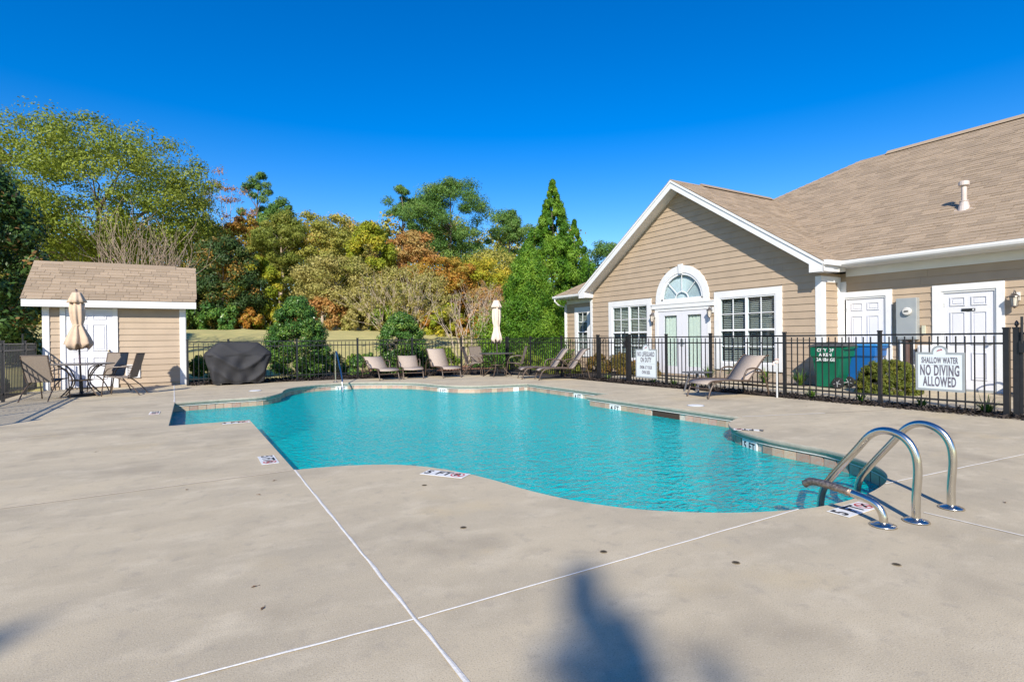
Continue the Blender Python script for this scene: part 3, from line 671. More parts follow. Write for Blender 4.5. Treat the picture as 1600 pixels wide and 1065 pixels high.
capstrip((18.1,YC+.06,6.05),(XE-.02,YC-hw-.02,2.935),.012,.015,'valley_line',SHING,.01) if 0 else None
# rake boards, gable soffits and boxed returns
for s in (-1,1):
    a=(YC+s*(hw+.02),2.93); c=(YC,RZg)
    fl=.20
    MB().prism([(a[0],a[1]-.03),(c[0],c[1]-.018),(c[0],c[1]-.018-fl*1.2),(a[0],a[1]-.03-fl*1.2)],0,GX-.0,GX+.025).build('rake_board',WHITE,house)
    MB().prism([(a[0]+s*.004,a[1]-.02),(c[0],c[1]-.006),(c[0],c[1]-.075),(a[0]+s*.004,a[1]-.09)],0,GX-.022,GX-.002).build('rake_trim',WHITE,house)
    MB().prism([(a[0]-s*.05,a[1]-.19),(c[0],c[1]-.19+.0),(c[0],c[1]-.215),(a[0]-s*.05,a[1]-.215)],0,GX+.026,XG+.01).build('rake_soffit',WHITE,house)
    yb=YA if s<0 else YB
    MB().prism([(a[0],2.93-.24),(a[0],2.93-.03),(a[0]-s*.33,2.93-.03+.33*PITCH-.05),(a[0]-s*.33,2.93-.24)],0,GX+.003 if 0 else GX+.026,XG-.0).build('eave_return',WHITE,house)
    MB().box(GX+.001,GX+.027,min(a[0],a[0]-s*.33),max(a[0],a[0]-s*.33),2.93-.252,2.93-.05).build('eave_return_face',WHITE,house)
# soffit + fascia + gutters along the main eave
for y0,y1 in ((-14,YA-.035),(YB+.04,18.98)):
    MB().box(XE+.02,XB+.03,y0,y1,2.815,2.83).build('soffit',WHITE,house)
    MB().box(XE,XE+.02,y0,y1,2.815,ZE-.02).build('fascia_board',WHITE,house)
    gprof=[(XE-.002,2.94),(XE-.002,2.83),(XE-.05,2.82),(XE-.10,2.86),(XE-.115,2.90),(XE-.115,2.945),(XE-.105,2.945),(XE-.105,2.90),(XE-.09,2.868),(XE-.05,2.832),(XE-.012,2.84),(XE-.012,2.94)]
    MB().prism([(x,z) for x,z in gprof],1,y0+.01,y1-.01).build('gutter',WHITE,house)
MB().box(GX+.03,XE-.0,YA-.28,YA-.001,2.70,2.72).build('soffit',WHITE,house)
MB().box(XG+.02,XE+.3,YA-.27,YA-.034,2.722,2.812).build('corner_soffit',WHITE,house)
MB().box(GX+.03,XE,YC-hw-.0,YC-hw+.02,2.70,2.90).box(GX+.03,XE-.115,YC-hw-.10,YC-hw-.0,2.83,2.945).build('side_gutter',WHITE,house)
MB().tube([(XE-.06,18.85,2.83),(XE-.06,18.85,2.74),(XE+.12,18.86,2.60),(XB-.06,18.86,2.50),(XB-.06,18.86,.1)],.035,8).build('downspout',WHITE,house)
# roof plumbing vent
def vent(y,x,h=.52):
    z=ZE+(x-XE)*PITCH
    f=MB().add([(x-.2,y-.17,ZE+(x-.2-XE)*PITCH+.022),(x-.2,y+.17,ZE+(x-.2-XE)*PITCH+.022),(x+.2,y+.17,ZE+(x+.2-XE)*PITCH+.022),(x+.2,y-.17,ZE+(x+.2-XE)*PITCH+.022)],[(0,1,2,3)])
    f.lathe([(.13,-.08),(.075,.16),(.07,.17)],16,(x,y,z)); f.lathe([(.052,.1),(.052,h)],14,(x,y,z)); f.lathe([(.085,.165),(.085,.18)],14,(x,y,z)); f.lathe([(.095,h),(.10,h+.01),(.10,h+.085),(.09,h+.095)],16,(x,y,z))
    f.build('roof_vent',mat('vent_metal',(.55,.47,.42),.5,var=.12),house,smooth=False)
vent(5.25,14.95); vent(4.25,17.9,.5)
# --- windows
FRAME=mat('vinyl_frame',(.80,.81,.82),.35,var=.02)
BLIND=mat('blind_slat',(.62,.60,.54),.5,var=.05)
SLAT=MB().cbox((0,0,0),(.034,.36,.0025),Matrix.Rotation(R(-32),3,'Y')).mesh('slat',BLIND)
def window(x,y0,y1,z0,z1,cols,label=None,cas=(.18,.19),sill=True):
    """y0,y1,z0,z1 outer casing"""
    cw,ch=cas; a,b,c,d=y0+cw,y1-cw,z0+ch,z1-ch
    mb=MB().box(x-.045,x+.03,y0,a,z0,z1).box(x-.045,x+.03,b,y1,z0,z1).box(x-.046,x+.03,a,b,d,z1).box(x-.046,x+.03,a,b,z0,c)
    wn=mb.build('window',WHITE,house)
    n=cols; wd=(b-a)/n
    mid=(c+d)/2
    fr=MB()
    for k in range(n):
        p,q=a+k*wd,a+(k+1)*wd
        fw_=.035
        fr.box(x-.03,x+.045,p,p+fw_,c,d).box(x-.03,x+.045,q-fw_,q,c,d).box(x-.031,x+.045,p+fw_,q-fw_,c,c+fw_+.01).box(x-.031,x+.045,p+fw_,q-fw_,d-fw_,d)
        fr.box(x-.034,x+.03,p+fw_,q-fw_,mid-.025,mid+.025)
        ym=(p+q)/2
        for lo,hi in ((c+fw_+.01,mid-.025),(mid+.025,d-fw_)):
            fr.box(x-.012,x+.006,ym-.011,ym+.011,lo,hi).box(x-.013,x+.006,p+fw_,ym-.011,(lo+hi)/2-.011,(lo+hi)/2+.011).box(x-.013,x+.006,ym+.011,q-fw_,(lo+hi)/2-.011,(lo+hi)/2+.011)
            MB().box(x-.002,x+.001,p+fw_,q-fw_,lo,hi).build('pane',GLASS,wn)
        L_=(q-p)-2*fw_-.02; z=c+.07; org=wloc(wn)
        while z<d-.05:
            inst('slat',SLAT,wn,Vector((x+.085,ym,z))-org,(0,0,0),(1,L_/.36,1)); z+=.052
        MB().box(x+.07,x+.1,p+fw_+.01,q-fw_-.01,d-.05,d-.01).build('headrail',BLIND,wn)
    fr.build('sash_frame',FRAME,wn)
    return wn
window(XG,8.405,10.495,.25,2.465,2); window(XG,12.99,15.10,.25,2.465,2)
window(XB,17.22,18.23,.42,2.45,1,cas=(.16,.19))
# --- french doors
CURT=mat('curtain',(.78,.79,.70),.85,var=.08,vscale=20)
fd=MB().box(XG-.035,XG+.02,10.64,10.75,.0,2.09).box(XG-.035,XG+.02,12.71,12.83,.0,2.09).box(XG-.036,XG+.02,10.75,12.71,2.0,2.09).build('door_casing',WHITE,house)
MB().box(XG-.06,XG+.01,10.49,12.95,2.092,2.215).box(XG-.075,XG-.0,10.47,12.97,2.215,2.25).build('door_header',WHITE,house)
for a,b,ga,gb in ((10.76,11.715,10.98,11.50),(11.725,12.70,11.92,12.44)):
    mb=MB().box(XG-.02,XG+.025,a,ga,.04,1.99).box(XG-.02,XG+.025,gb,b,.04,1.99).box(XG-.021,XG+.025,ga,gb,.04,.27).box(XG-.021,XG+.025,ga,gb,1.86,1.99)
    dr=mb.build('french_door',DOORW,house); MB().box(XG-.002,XG+.001,ga,gb,.27,1.86).build('pane',GLASS,dr)
    nn=90; cu=MB(); v=[]
    for k in range(nn+1):
        y=ga+(gb-ga)*k/nn; xx=XG+.07+.03*math.sin(k*.95)+.006*math.sin(k*.31); v+=[(xx,y,.25),(xx+.004*math.sin(k*.7),y,1.9)]
    cu.add(v,[(2*k,2*k+2,2*k+3,2*k+1) for k in range(nn)]).build('curtain',CURT,dr)
    yh=11.68 if b<11.72 else 11.76
    MB().box(XG-.03,XG-.02,yh-.02,yh+.02,.9,1.12).tube([(XG-.05,yh,1.0),(XG-.055,yh+(.1 if b>11.72 else -.1),1.0)],.009,8).tube([(XG-.02,yh,1.0),(XG-.05,yh,1.0)],.009,8).build('door_handle',GREY,dr)
# --- arched window
aw=MB(); K=28; zc=2.335
def ringseg(mb,r0,r1,x0,x1,n=K,zc=zc):
    v=[];f=[]
    for k in range(n+1):
        t=math.pi*k/n; c,s=math.cos(t),math.sin(t)
        v+=[(x0,YC-r0*c,zc+r0*s),(x0,YC-r1*c,zc+r1*s),(x1,YC-r1*c,zc+r1*s),(x1,YC-r0*c,zc+r0*s)]
    for k in range(n):
        for j in range(4): f.append((4*k+j,4*k+(j+1)%4,4*k+4+(j+1)%4,4*k+4+j))
    f+=[(0,1,2,3),(4*n,4*n+3,4*n+2,4*n+1)]; mb.add(v,f)
ringseg(aw,.83,1.055,XG-.05,XG+.02); aw.box(XG-.05,XG+.02,YC-1.055,YC+1.055,2.252,zc-.001)
arw=aw.build('arched_window',WHITE,house)
ks=MB().add([(XG-.085,YC-.055,3.14),(XG-.085,YC+.055,3.14),(XG-.085,YC+.085,3.43),(XG-.085,YC-.085,3.43),(XG-.03,YC-.055,3.14),(XG-.03,YC+.055,3.14),(XG-.03,YC+.085,3.43),(XG-.03,YC-.085,3.43)],[(0,1,2,3),(4,7,6,5),(0,4,5,1),(1,5,6,2),(2,6,7,3),(3,7,4,0)]); ks.build('keystone',WHITE,arw)
fr=MB(); ringseg(fr,.765,.832,XG-.03,XG+.03); fr.box(XG-.03,XG+.03,YC-.832,YC+.832,zc,zc+.055)
ringseg(fr,.245,.27,XG-.015,XG+.01,16)
for t in (45,90,135):
    c,s=math.cos(R(t)),math.sin(R(t)); fr.tube([(XG-.004,YC-.25*c,zc+.25*s),(XG-.004,YC-.78*c,zc+.78*s)],.011,6)
fr.build('sash_frame',FRAME,arw)
v=[(XG-.001,YC,zc+.05)]+[(XG-.001,YC-.77*math.cos(math.pi*k/24),zc+.77*math.sin(math.pi*k/24)) for k in range(25)]
MB().add(v,[(0,k,k+1) for k in range(1,25)]).build('pane',GLASS,arw)
v=[(XG+.05,YC,zc)]; nn=110
for k in range(nn+1):
    t=math.pi*k/nn; v.append((XG+.05+(.022 if k%2 else 0),YC-.80*math.cos(t),zc+.80*math.sin(t)))
MB().add(v,[(0,k,k+1) for k in range(1,nn+1)]).build('pleated_shade',mat('shade',(.50,.58,.60),.8,var=.04),arw)
# --- service doors on the recessed wall
for a,b in ((6.25,7.39),(4.24,5.46)):
    lo,hi=(6.41,7.27) if a>6 else (4.40,5.265)
    MB().box(XB-.05,XB+.02,a,lo-.03,-.01,2.235).box(XB-.05,XB+.02,hi+.03,b,-.01,2.235).box(XB-.051,XB+.02,lo-.03,hi+.03,2.10,2.235).build('door_casing',WHITE,house)
    MB().box(XB-.03,XB+.04,lo-.03,lo,0,2.08).box(XB-.03,XB+.04,hi,hi+.03,0,2.08).box(XB-.031,XB+.04,lo-.03,hi+.03,2.06,2.10).build('door_jamb',WHITE,house)
    dr=panel_door(house,'x',XB-.005,lo,hi,.03,2.055)
    for z in (.3,1.05,1.75): MB().box(XB-.018,XB-.004,hi-.012,hi+.006,z,z+.1).build('hinge',GREY,dr)
    kk=MB().lathe([(0.0,0),(.03,.004),(.03,.01),(.012,.015),(.012,.04),(.027,.05),(.028,.065),(.0,.075)],14).build('knob',GREY,dr,world=False)
    kk.rotation_euler=(0,R(-90),0); kk.location=Vector((XB-.006,lo+.07,.98))-wloc(dr)
    MB().box(XB-.04,XB+.03,lo-.03,hi+.03,-.014,.028).build('threshold',GREY,dr)
    if a<6:
        pq=MB().box(XB-.018,XB-.006,4.72,4.95,1.655,1.715).build('name_plate',mat('plate_black',(.02,.02,.02),.4),dr); MB().box(XB-.0195,XB-.0185,4.735,4.765,1.67,1.70).build('plate_symbol',WHITE,pq)

# ================================================================== THINGS ON THE WALLS
def lantern(loc,label):
    g=thing('wall_lantern',label,'lantern',loc,0,'lanterns on the clubhouse wall')
    BRZ=mat('lantern_metal',(.16,.14,.13),.35,metal=.6)
    MB().box(.10,.13,-.055,.055,-.02,.14).build('back_plate',WHITE,g,world=False)
    MB().tube([(.10,0,.10),(.05,0,.16),(0,0,.165),(-.02,0,.13)],.009,8).lathe([(.012,.14),(.02,.12),(.035,.10),(.085,.055),(.088,.045)],16).lathe([(.006,.14),(.012,.165),(.004,.19)],8).build('hood',BRZ,g,world=False)
    ca=MB()
    for k in range(6):
        a=k*math.pi/3; ca.tube([(.072*math.cos(a),.072*math.sin(a),.045),(.052*math.cos(a),.052*math.sin(a),-.13)],.005,5)
    ca.lathe([(.055,-.13),(.058,-.14),(.03,-.155),(.004,-.18)],12).build('cage',BRZ,g,world=False)
    MB().lathe([(.062,.04),(.046,-.125)],12).build('lantern_glass',mat('frosted_glass',(.55,.50,.42),.2),g,world=False)
    return g
lantern((XG-.155,12.84,1.84),'wall lantern left of the french doors beside the left window')
lantern((XG-.155,10.57,1.90),'wall lantern right of the french doors beside the large window')
lantern((XB-.155,4.06,1.85),'wall lantern right of the service door near the gate')
em=thing('electric_meter','grey electric meter box with round glass dial on the recessed wall','electric meter',(XB-.02,5.91,0))
MB().box(-.15,0,-.205,.205,1.07,2.0).build('cabinet',GREY,em,world=False,bevel=.01)
MB().box(-.16,-.149,-.19,.19,1.10,1.53).build('lower_cover',GREY,em,world=False)
dl=MB().lathe([(.085,0),(.09,.01),(.09,.05),(.075,.065),(.0,.07)],20).build('dial',mat('meter_dial',(.62,.60,.56),.2),em,world=False); dl.rotation_euler=(0,R(-90),0); dl.location=(-.149,-.03,1.70)
MB().box(-.226,-.222,-.07,.01,1.69,1.715).build('dial_window',mat('plate_black',(.02,.02,.02),.4),em,world=False)
MB().tube([(-.06,.14,1.07),(-.06,.14,.0)],.03,8).build('conduit',WHITE,em,world=False); MB().tube([(-.06,.02,1.07),(-.06,.02,0)],.05,8).build('conduit',mat('rusty_conduit',(.10,.06,.05),.6),em,world=False)
MB().box(-.05,.0,-.32,-.26,1.2,1.38).build('junction_box',mat('box_plastic',(.55,.55,.42),.6),em,world=False)
MB().tube([(-.06,-.1,1.07),(-.06,-.1,.0)],.025,8).build('conduit',WHITE,em,world=False)
ub=thing('utility_box','small white utility box on the wall behind the no diving sign','utility box',(XB-.1,5.52,.0)); MB().box(-.1,.08,-.16,.16,.62,.95).build('cabinet',WHITE,ub,world=False,bevel=.008); MB().box(-.11,-.1,-.13,.13,.66,.91).build('cover',WHITE,ub,world=False); MB().box(-.02,.06,-.04,.04,0,.62).build('stand',GREY,ub,world=False)

# ================================================================== SIGNS ON THE FENCE
SIGNG=mat('sign_grey',(.30,.33,.34),.5,var=.05); SIGNW=mat('sign_face',(.66,.72,.74),.45,var=.03); SIGNT=mat('sign_letters',(.14,.13,.16),.6); REDM=mat('sign_red',(.38,.06,.07),.5)
def sign(loc,W,H,label,lines,rule):
    g=thing('pool_sign',label,'sign',loc)
    def outline(w,h,r,zc_):
        p=[(-w/2,-h/2),(w/2,-h/2),(w/2,h/2),(r,h/2)]
        p+=[(r*math.cos(t),zc_+r*math.sin(t)) for t in np.linspace(math.asin(min(1,(h/2-zc_)/r)) if h/2>zc_ else 0,math.pi-(math.asin(min(1,(h/2-zc_)/r)) if h/2>zc_ else 0),14)]
        return p+[(-r,h/2),(-w/2,h/2)]
    r=.105*W/.64
    # text plane: x right = -Y world, y up = Z, out = -X
    def pr_(poly,x0,x1): return MB().prism([(-a,b) for a,b in poly],0,x0,x1)
    pr_(outline(W,H,r,H/2+.005),-.016,0).build('sign_board',SIGNG,g,world=False)
    pr_(outline(W-.07,H-.07,r-.025,H/2-.003),-.0185,-.0162).build('sign_face',SIGNW,g,world=False)
    B=Matrix(((0,0,-1,-.020),(-1,0,0,0),(0,1,0,0),(0,0,0,1)))
    for t,sz,z,xs in lines: lettering('lettering',t,sz,g,SIGNT,B@Matrix.Translation((0,z,0)),xs,sz*.028)
    MB().box(-.0195,-.0186,-(W/2-.07),W/2-.07,rule-.0025,rule+.0025).build('rule_line',SIGNG,g,world=False)
    # emblem: a swooping red horse-like arc with a small crest
    e=[(-.05,-.02),(-.03,.012),(-.005,.026),(.012,.022),(.03,.03),(.02,.045),(.008,.058),(.022,.05),(.045,.03),(.05,.012),(.03,.012),(.015,.005),(-.005,.002),(-.03,-.008)]
    k=W/.64*.8; c0=H/2+.022
    MB().prism([(-a*k,c0+b*k) for a,b in e],0,-.0205,-.0188).build('emblem',REDM,g,world=False)
    for y in (-W*.3,W*.3): MB().box(.0,.012,y-.03,y+.03,H/2-.12,H/2-.06).build('bracket',GREY,g,world=False)
    return g
sign((9.975,3.822,.605),.64,.60,'grey bordered sign reading shallow water no diving allowed',[('SHALLOW WATER',.13,.172,.40),('NO DIVING',.225,.012,.40),('ALLOWED',.21,-.16,.40)],.105)
sign((9.975,10.10,.515),.74,.74,'grey bordered sign reading no lifeguard on duty swim at your own risk',[('NO LIFEGUARD',.165,.235,.47),('ON DUTY',.165,.09,.47),('SWIM AT YOUR',.12,-.10,.45),('OWN RISK',.12,-.225,.45)],.0)

# ================================================================== BINS
def bin_(loc,rz,m,lid,label,txt=None):
    g=thing('wheeled_bin',label,'bin',loc,rz,'wheeled bins by the recessed wall')
    # local: -x face carries text, -y end carries wheels and handle; footprint x 0..0.58, y 0..0.72 at the rim
    def ringp(x0,x1,y0,y1,z): return [(x0,y0,z),(x1,y0,z),(x1,y1,z),(x0,y1,z)]
    lv=[(.08,.50,.20,.62,.02),(.07,.51,.12,.64,.30),(.04,.54,.06,.68,.68),(.005,.575,.01,.715,.72),(.0,.58,.0,.72,.94)]
    V=[];F=[]
    for l in lv: V+=ringp(*l)
    for k in range(len(lv)-1):
        for j in range(4): F.append((4*k+j,4*k+(j+1)%4,4*k+4+(j+1)%4,4*k+4+j))
    F+=[(3,2,1,0),(16,17,18,19)]
    MB().add(V,F).build('bin_body',m,g,world=False,bevel=.015)
    MB().add([(-.03,-.04,.945),(.61,-.04,.945),(.61,.76,.945),(-.03,.76,.945),(-.02,-.03,.98),(.60,-.03,.98),(.60,.75,.965),(-.02,.75,.965),(.08,.08,1.03),(.50,.08,1.03),(.50,.6,1.02),(.08,.6,1.02)],
      [(3,2,1,0),(0,1,5,4),(1,2,6,5),(2,3,7,6),(3,0,4,7),(4,5,9,8),(5,6,10,9),(6,7,11,10),(7,4,8,11),(8,9,10,11)]).build('lid',lid,g,world=False,bevel=.01)
    MB().tube([(.06,.0,.90),(.06,-.07,.92),(.52,-.07,.92),(.52,.0,.90)],.016,8).build('handle',m,g,world=False)
    MB().tube([(.03,.10,.125),(.55,.10,.125)],.012,8).build('axle',GREY,g,world=False)
    for x in (.035,.505):
        wh=MB().lathe([(.05,-.005),(.12,0),(.128,.012),(.128,.04),(.12,.052),(.05,.055)],20).build('wheel',mat('tyre_black',(.02,.02,.02),.7),g,world=False); wh.rotation_euler=(0,R(90),0); wh.location=(x-.03,.10,.128)
        hb=MB()
        for k in range(5):
            a=k*2*math.pi/5; hb.tube([(0,0,-.009),(.085*math.cos(a),.085*math.sin(a),-.006)],.009,5)
        h_=hb.build('hub',GREY,wh,world=False)
    if txt:
        B=Matrix(((0,0,-1,-.004),(-1,0,0,.36),(0,1,0,0),(0,0,0,1)))
        for t,z in txt: lettering('lettering',t,.098,g,WHITE,B@Matrix.Translation((0,z,0)),.95,.003)
    return g
GRN=mat('green_plastic',(.0,.125,.062),.4,var=.08,vscale=4); BLU=mat('blue_plastic',(.01,.12,.38),.4,var=.08,vscale=4); LIDG=mat('dark_lid',(.055,.06,.06),.55,var=.12); BLUL=mat('blue_lid',(.03,.2,.45),.4)
bin_((12.44,6.60,-.015),0,GRN,LIDG,'green wheeled garbage bin with white lettering and dark lid',[('CITY OF',.86),('AIKEN',.755),('GARBAGE',.645)])
bin_((13.28,6.30,-.015),R(3),BLU,BLUL,'blue wheeled bin standing behind the green bin')

# ================================================================== LOUNGERS
def lounger(zt=.885):
    g=thing('lounge_chair','',"lounge chair",(0,0,0),0,'taupe sling loungers around the pool')
    seat=[(0,.285),(.05,.318),(.14,.335),(.45,.34),(.8,.325),(1.0,.315)]
    back=[(.97,.325),(1.04,.325+.075*(zt-.325)/.56),(1.18+.06*(.885-zt),.325+.275*(zt-.325)/.56),(1.32+.25*(.885-zt),.325+.475*(zt-.325)/.56),(1.39+.32*(.885-zt),zt-.015),(1.45+.32*(.885-zt),zt)]
    for nm,prof in (('seat_sling',seat),('back_sling',back)):
        c=catmull([(p[0],0,p[1]) for p in prof],4); v=[]
        for p in c: v+=[(p.x,-.285,p.z),(p.x,0,p.z-.012),(p.x,.285,p.z)]
        k=len(v); v+=[(x,y,z-.012) for x,y,z in v]; f=[]
        for i in range(len(c)-1):
            for j in range(2):
                a=3*i+j; f+=[(a,a+3,a+4,a+1),(a+k,a+1+k,a+4+k,a+3+k)]
            f+=[(3*i,3*i+k,3*i+3+k,3*i+3),(3*i+2,3*i+5,3*i+5+k,3*i+2+k)]
        f+=[(0,1,1+k,k),(1,2,2+k,1+k)]; n3=3*(len(c)-1); f+=[(n3,n3+k,n3+1+k,n3+1),(n3+1,n3+1+k,n3+2+k,n3+2)]
        MB().add(v,f).build(nm,TAUPE,g,world=False,smooth=True)
    for s in (-1,1):
        y=s*.30
        MB().tube(catmull([(p[0],y,p[1]) for p in seat],4),.016,8).build('side_rail',BRONZE,g,world=False,smooth=True)
        MB().tube(catmull([(p[0],y,p[1]) for p in back],4),.015,8).build('back_rail',BRONZE,g,world=False,smooth=True)
        MB().tube(catmull([(.30,y,.33),(.14,y,.29),(.05,y,.18),(-.02,y,.0)],5),.017,8).build('leg',BRONZE,g,world=False,smooth=True)
        MB().tube(catmull([(.81,y*1.06,.31),(.85,y*1.12,.46),(.93,y*1.13,.545),(1.13,y*1.13,.55),(1.30,y*1.12,.47),(1.40,y*1.09,.25),(1.47,y*1.06,0)],5),.017,8).build('arm_leg',BRONZE,g,world=False,smooth=True)
        MB().tube([(1.15,y*.96,.325+.22*(zt-.325)/.56),(1.31,y*1.0,.40)],.009,6).build('recline_strut',BRONZE,g,world=False)
    for x,z in ((.05,.18),(.98,.30),(.3,.31)): MB().tube([(x,-.30,z),(x,.30,z)],.012,8).build('crossbar',BRONZE,g,world=False)
    MB().tube([(1.42,-.335,.2),(1.42,.335,.2)],.012,8).build('crossbar',BRONZE,g,world=False)
    return g
spots=[((8.50,7.22,0),R(-10),.80,'taupe sling lounger alone beside the clubhouse fence'),
 ((8.55,12.98,0),R(-22),.87,'taupe lounger nearer the gate of the reclined pair by the fence'),
 ((8.37,13.62,0),R(-20),.87,'taupe lounger farther from the gate of the reclined pair by the fence'),
 ((5.03,15.55,0),R(93),.67,'leftmost taupe lounger of the three facing the pool from the back fence'),
 ((5.80,15.62,0),R(78),.67,'middle taupe lounger of the three facing the pool from the back fence'),
 ((6.93,15.30,0),R(89),.885,'rightmost upright taupe lounger of the three facing the pool from the back fence')]
protos={}
for l,rz,zt,lb in spots:
    if zt in protos: dup(protos[zt],l,rz,lb)
    else:
        o=protos[zt]=lounger(zt); o.location=l; o.rotation_euler=(0,0,rz); o['label']=lb

# ================================================================== TABLES, CHAIRS, UMBRELLAS
def patio_chair():
    g=thing('patio_chair','',"chair",(0,0,0),0,'sling patio chairs at the round tables')
    # faces +x
    seat=[(.25,.435),(.15,.43),(0,.415),(-.2,.395)]; back=[(-.22,.40),(-.28,.60),(-.35,.85),(-.37,.93)]
    for nm,prof in (('seat',seat),('backrest',back)):
        v=[];f=[]
        for p in prof: v+=[(p[0],-.23,p[1]),(p[0],.23,p[1]),(p[0]-.008,.23,p[1]-.012),(p[0]-.008,-.23,p[1]-.012)]
        for i in range(len(prof)-1):
            for j in range(4): f.append((4*i+j,4*i+(j+1)%4,4*i+4+(j+1)%4,4*i+4+j))
        f+=[(0,3,2,1),(4*len(prof)-4,4*len(prof)-3,4*len(prof)-2,4*len(prof)-1)]
        MB().add(v,f).build(nm,DKSLING,g,world=False)
    for s in (-1,1):
        y=s*.245
        MB().tube(catmull([(-.375,y,.94),(-.35,y,.85),(-.28,y,.60),(-.20,y,.40)],4),.012,8).build('back_frame',BRONZE,g,world=False)
        MB().tube(catmull([(.26,y,.435),(.1,y,.425),(-.2,y,.395)],4),.012,8).build('side_rail',BRONZE,g,world=False)
        MB().tube(catmull([(-.29,y*1.05,.62),(-.12,y*1.16,.645),(.10,y*1.18,.635),(.22,y*1.16,.54),(.27,y*1.1,.30),(.31,y*1.08,0)],5),.013,8).build('leg',BRONZE,g,world=False)
        MB().tube(catmull([(.05,y*1.02,.42),(-.12,y*1.04,.34),(-.30,y*1.06,.18),(-.43,y*1.08,0)],5),.013,8).build('leg',BRONZE,g,world=False)
    MB().tube([(-.375,-.245,.94),(-.375,.245,.94)],.012,8).build('top_rail',BRONZE,g,world=False)
    MB().tube([(.255,-.245,.43),(.255,.245,.43)],.011,8).build('front_rail',BRONZE,g,world=False)
    return g
def patio_table(loc,label,rad=.62):
    g=thing('patio_table',label,'table',loc)
    MB().lathe([(.03,.708),(rad-.02,.708),(rad,.715),(rad,.728),(rad-.015,.735),(.03,.735)],40).build('table_top',mat('table_top',(.10,.085,.075),.35,var=.15,vscale=20),g,world=False)
    for k in range(4):
        a=R(45)+k*math.pi/2; c,s=math.cos(a),math.sin(a)
        MB().tube(catmull([(c*r,s*r,z) for r,z in ((.50,.70),(.34,.60),(.20,.40),(.22,.25),(.36,.10),(.48,.0))],5),.014,8).build('leg',BRONZE,g,world=False)
    n=36; MB().tube([(.21*math.cos(2*math.pi*k/n),.21*math.sin(2*math.pi*k/n),.36) for k in range(n+1)],.010,6).build('ring_brace',BRONZE,g,world=False)
    MB().lathe([(.195,.345),(.195,.352)],24).build('shelf',BRONZE,g,world=False)
    return g
def umbrella(loc,tilt,label,h=2.45,m=CANVAS,base_r=.26,fl=1.0):
    g=thing('patio_umbrella',label,'umbrella',loc)
    g.rotation_euler=tilt
    MB().lathe([(base_r,-.0),(base_r,.03),(base_r*.8,.06),(.05,.08),(.035,.10),(.035,.36),(.02,.37)],24).build('base',BLACK,g,world=False)
    MB().tube([(0,0,.05),(0,0,h-.02)],.019,10).build('pole',mat('umbrella_pole',(.07,.045,.06),.4),g,world=False)
    rg=random.Random(int(loc[0]*10)); ph=[rg.uniform(0,6.28) for _ in range(4)]
    zb=1.13; top=h-.12
    prof=[(.21*fl,zb-.03),(.235*fl,zb+.05),(.20*fl,zb+.18),(.145*fl,zb+.32),(.092,zb+.45),(.090,zb+.48),(.118,zb+.58),(.135,zb+.75),(.130,zb+.95),(.118,top-.22),(.10,top-.16)]
    def md(i,a): 
        amp=.30-.012*i; return 1+amp*math.cos(8*a+.25*i)*.6+.10*math.cos(3*a+ph[0]+.2*i)+.07*math.cos(5*a+ph[1]-.3*i)
    cn=MB().lathe(prof,72,mod=md)
    for i in range(72):   # uneven hem
        x,y,z=cn.v[i]; a=2*math.pi*i/72; cn.v[i]=(x,y,z+.05*math.cos(8*a)+.03*math.cos(3*a+ph[2]))
    cn.build('canopy',m,g,world=False,smooth=True)
    MB().lathe([(.175,top-.20),(.14,top-.12),(.10,top-.02),(.08,top+.03),(.02,top+.035)],48,mod=lambda i,a:1+(.12-.03*i)*math.cos(8*a)).build('vent_cap',m,g,world=False,smooth=True)
    MB().lathe([(.088,zb+.445),(.092,zb+.45),(.092,zb+.475),(.088,zb+.48)],24,mod=lambda i,a:1+.05*math.cos(8*a)).build('tie_strap',m,g,world=False)
    MB().lathe([(.02,top+.01),(.014,top+.04),(.02,top+.06),(.004,top+.09)],10).build('finial',m,g,world=False)
    return g
pc=patio_chair(); TL=(-2.12,15.45,0); TR=(8.42,15.1,0)
patio_table(TL,'round dark patio table with tan umbrella in front of the shed'); patio_table(TR,'round dark patio table with pale umbrella by the back fence corner',.58)
umbrella(TL,(0,R(-1.6),0),'closed tan patio umbrella in front of the shed door',2.42)
umbrella(TR,(0,R(-.4),0),'closed pale cream patio umbrella by the back fence',2.50,mat('pale_canvas',(.66,.55,.45),.85,var=.05,vscale=12),fl=.68)
cspots=[((-2.62,14.85,0),R(70),'patio chair with its back to the left fence, nearest the pool'),((-1.35,15.18,0),R(166),'patio chair right of the table in front of the shed'),((-1.72,16.2,0),R(242),'patio chair behind the table, close to the shed door'),
 ((7.83,15.55,0),R(-35),'left patio chair at the back fence table, side on'),((8.25,15.86,0),R(-80),'patio chair behind the back fence table facing the pool'),((8.86,14.75,0),R(155),'right patio chair at the back fence table, seen from behind')]
for i,(l,rz,lb) in enumerate(cspots):
    if i==0: pc.location=l; pc.rotation_euler=(0,0,rz); pc['label']=lb
    else: dup(pc,l,rz,lb)
SLT=mat('light_mesh_sling',(.40,.31,.24),.8,var=.08,vscale=60)
st=thing('side_table','small dark side table behind the lone lounger','side table',(9.45,8.05,0))
MB().box(-.23,.23,-.23,.23,.40,.43).build('table_top',mat('side_top',(.10,.10,.11),.4),st,world=False,bevel=.01)
for x in (-.19,.19):
    for y in (-.19,.19): MB().tube([(x*.6,y*.6,.40),(x,y,0)],.02,8).build('leg',mat('side_top',(.10,.10,.11),.4),st,world=False)

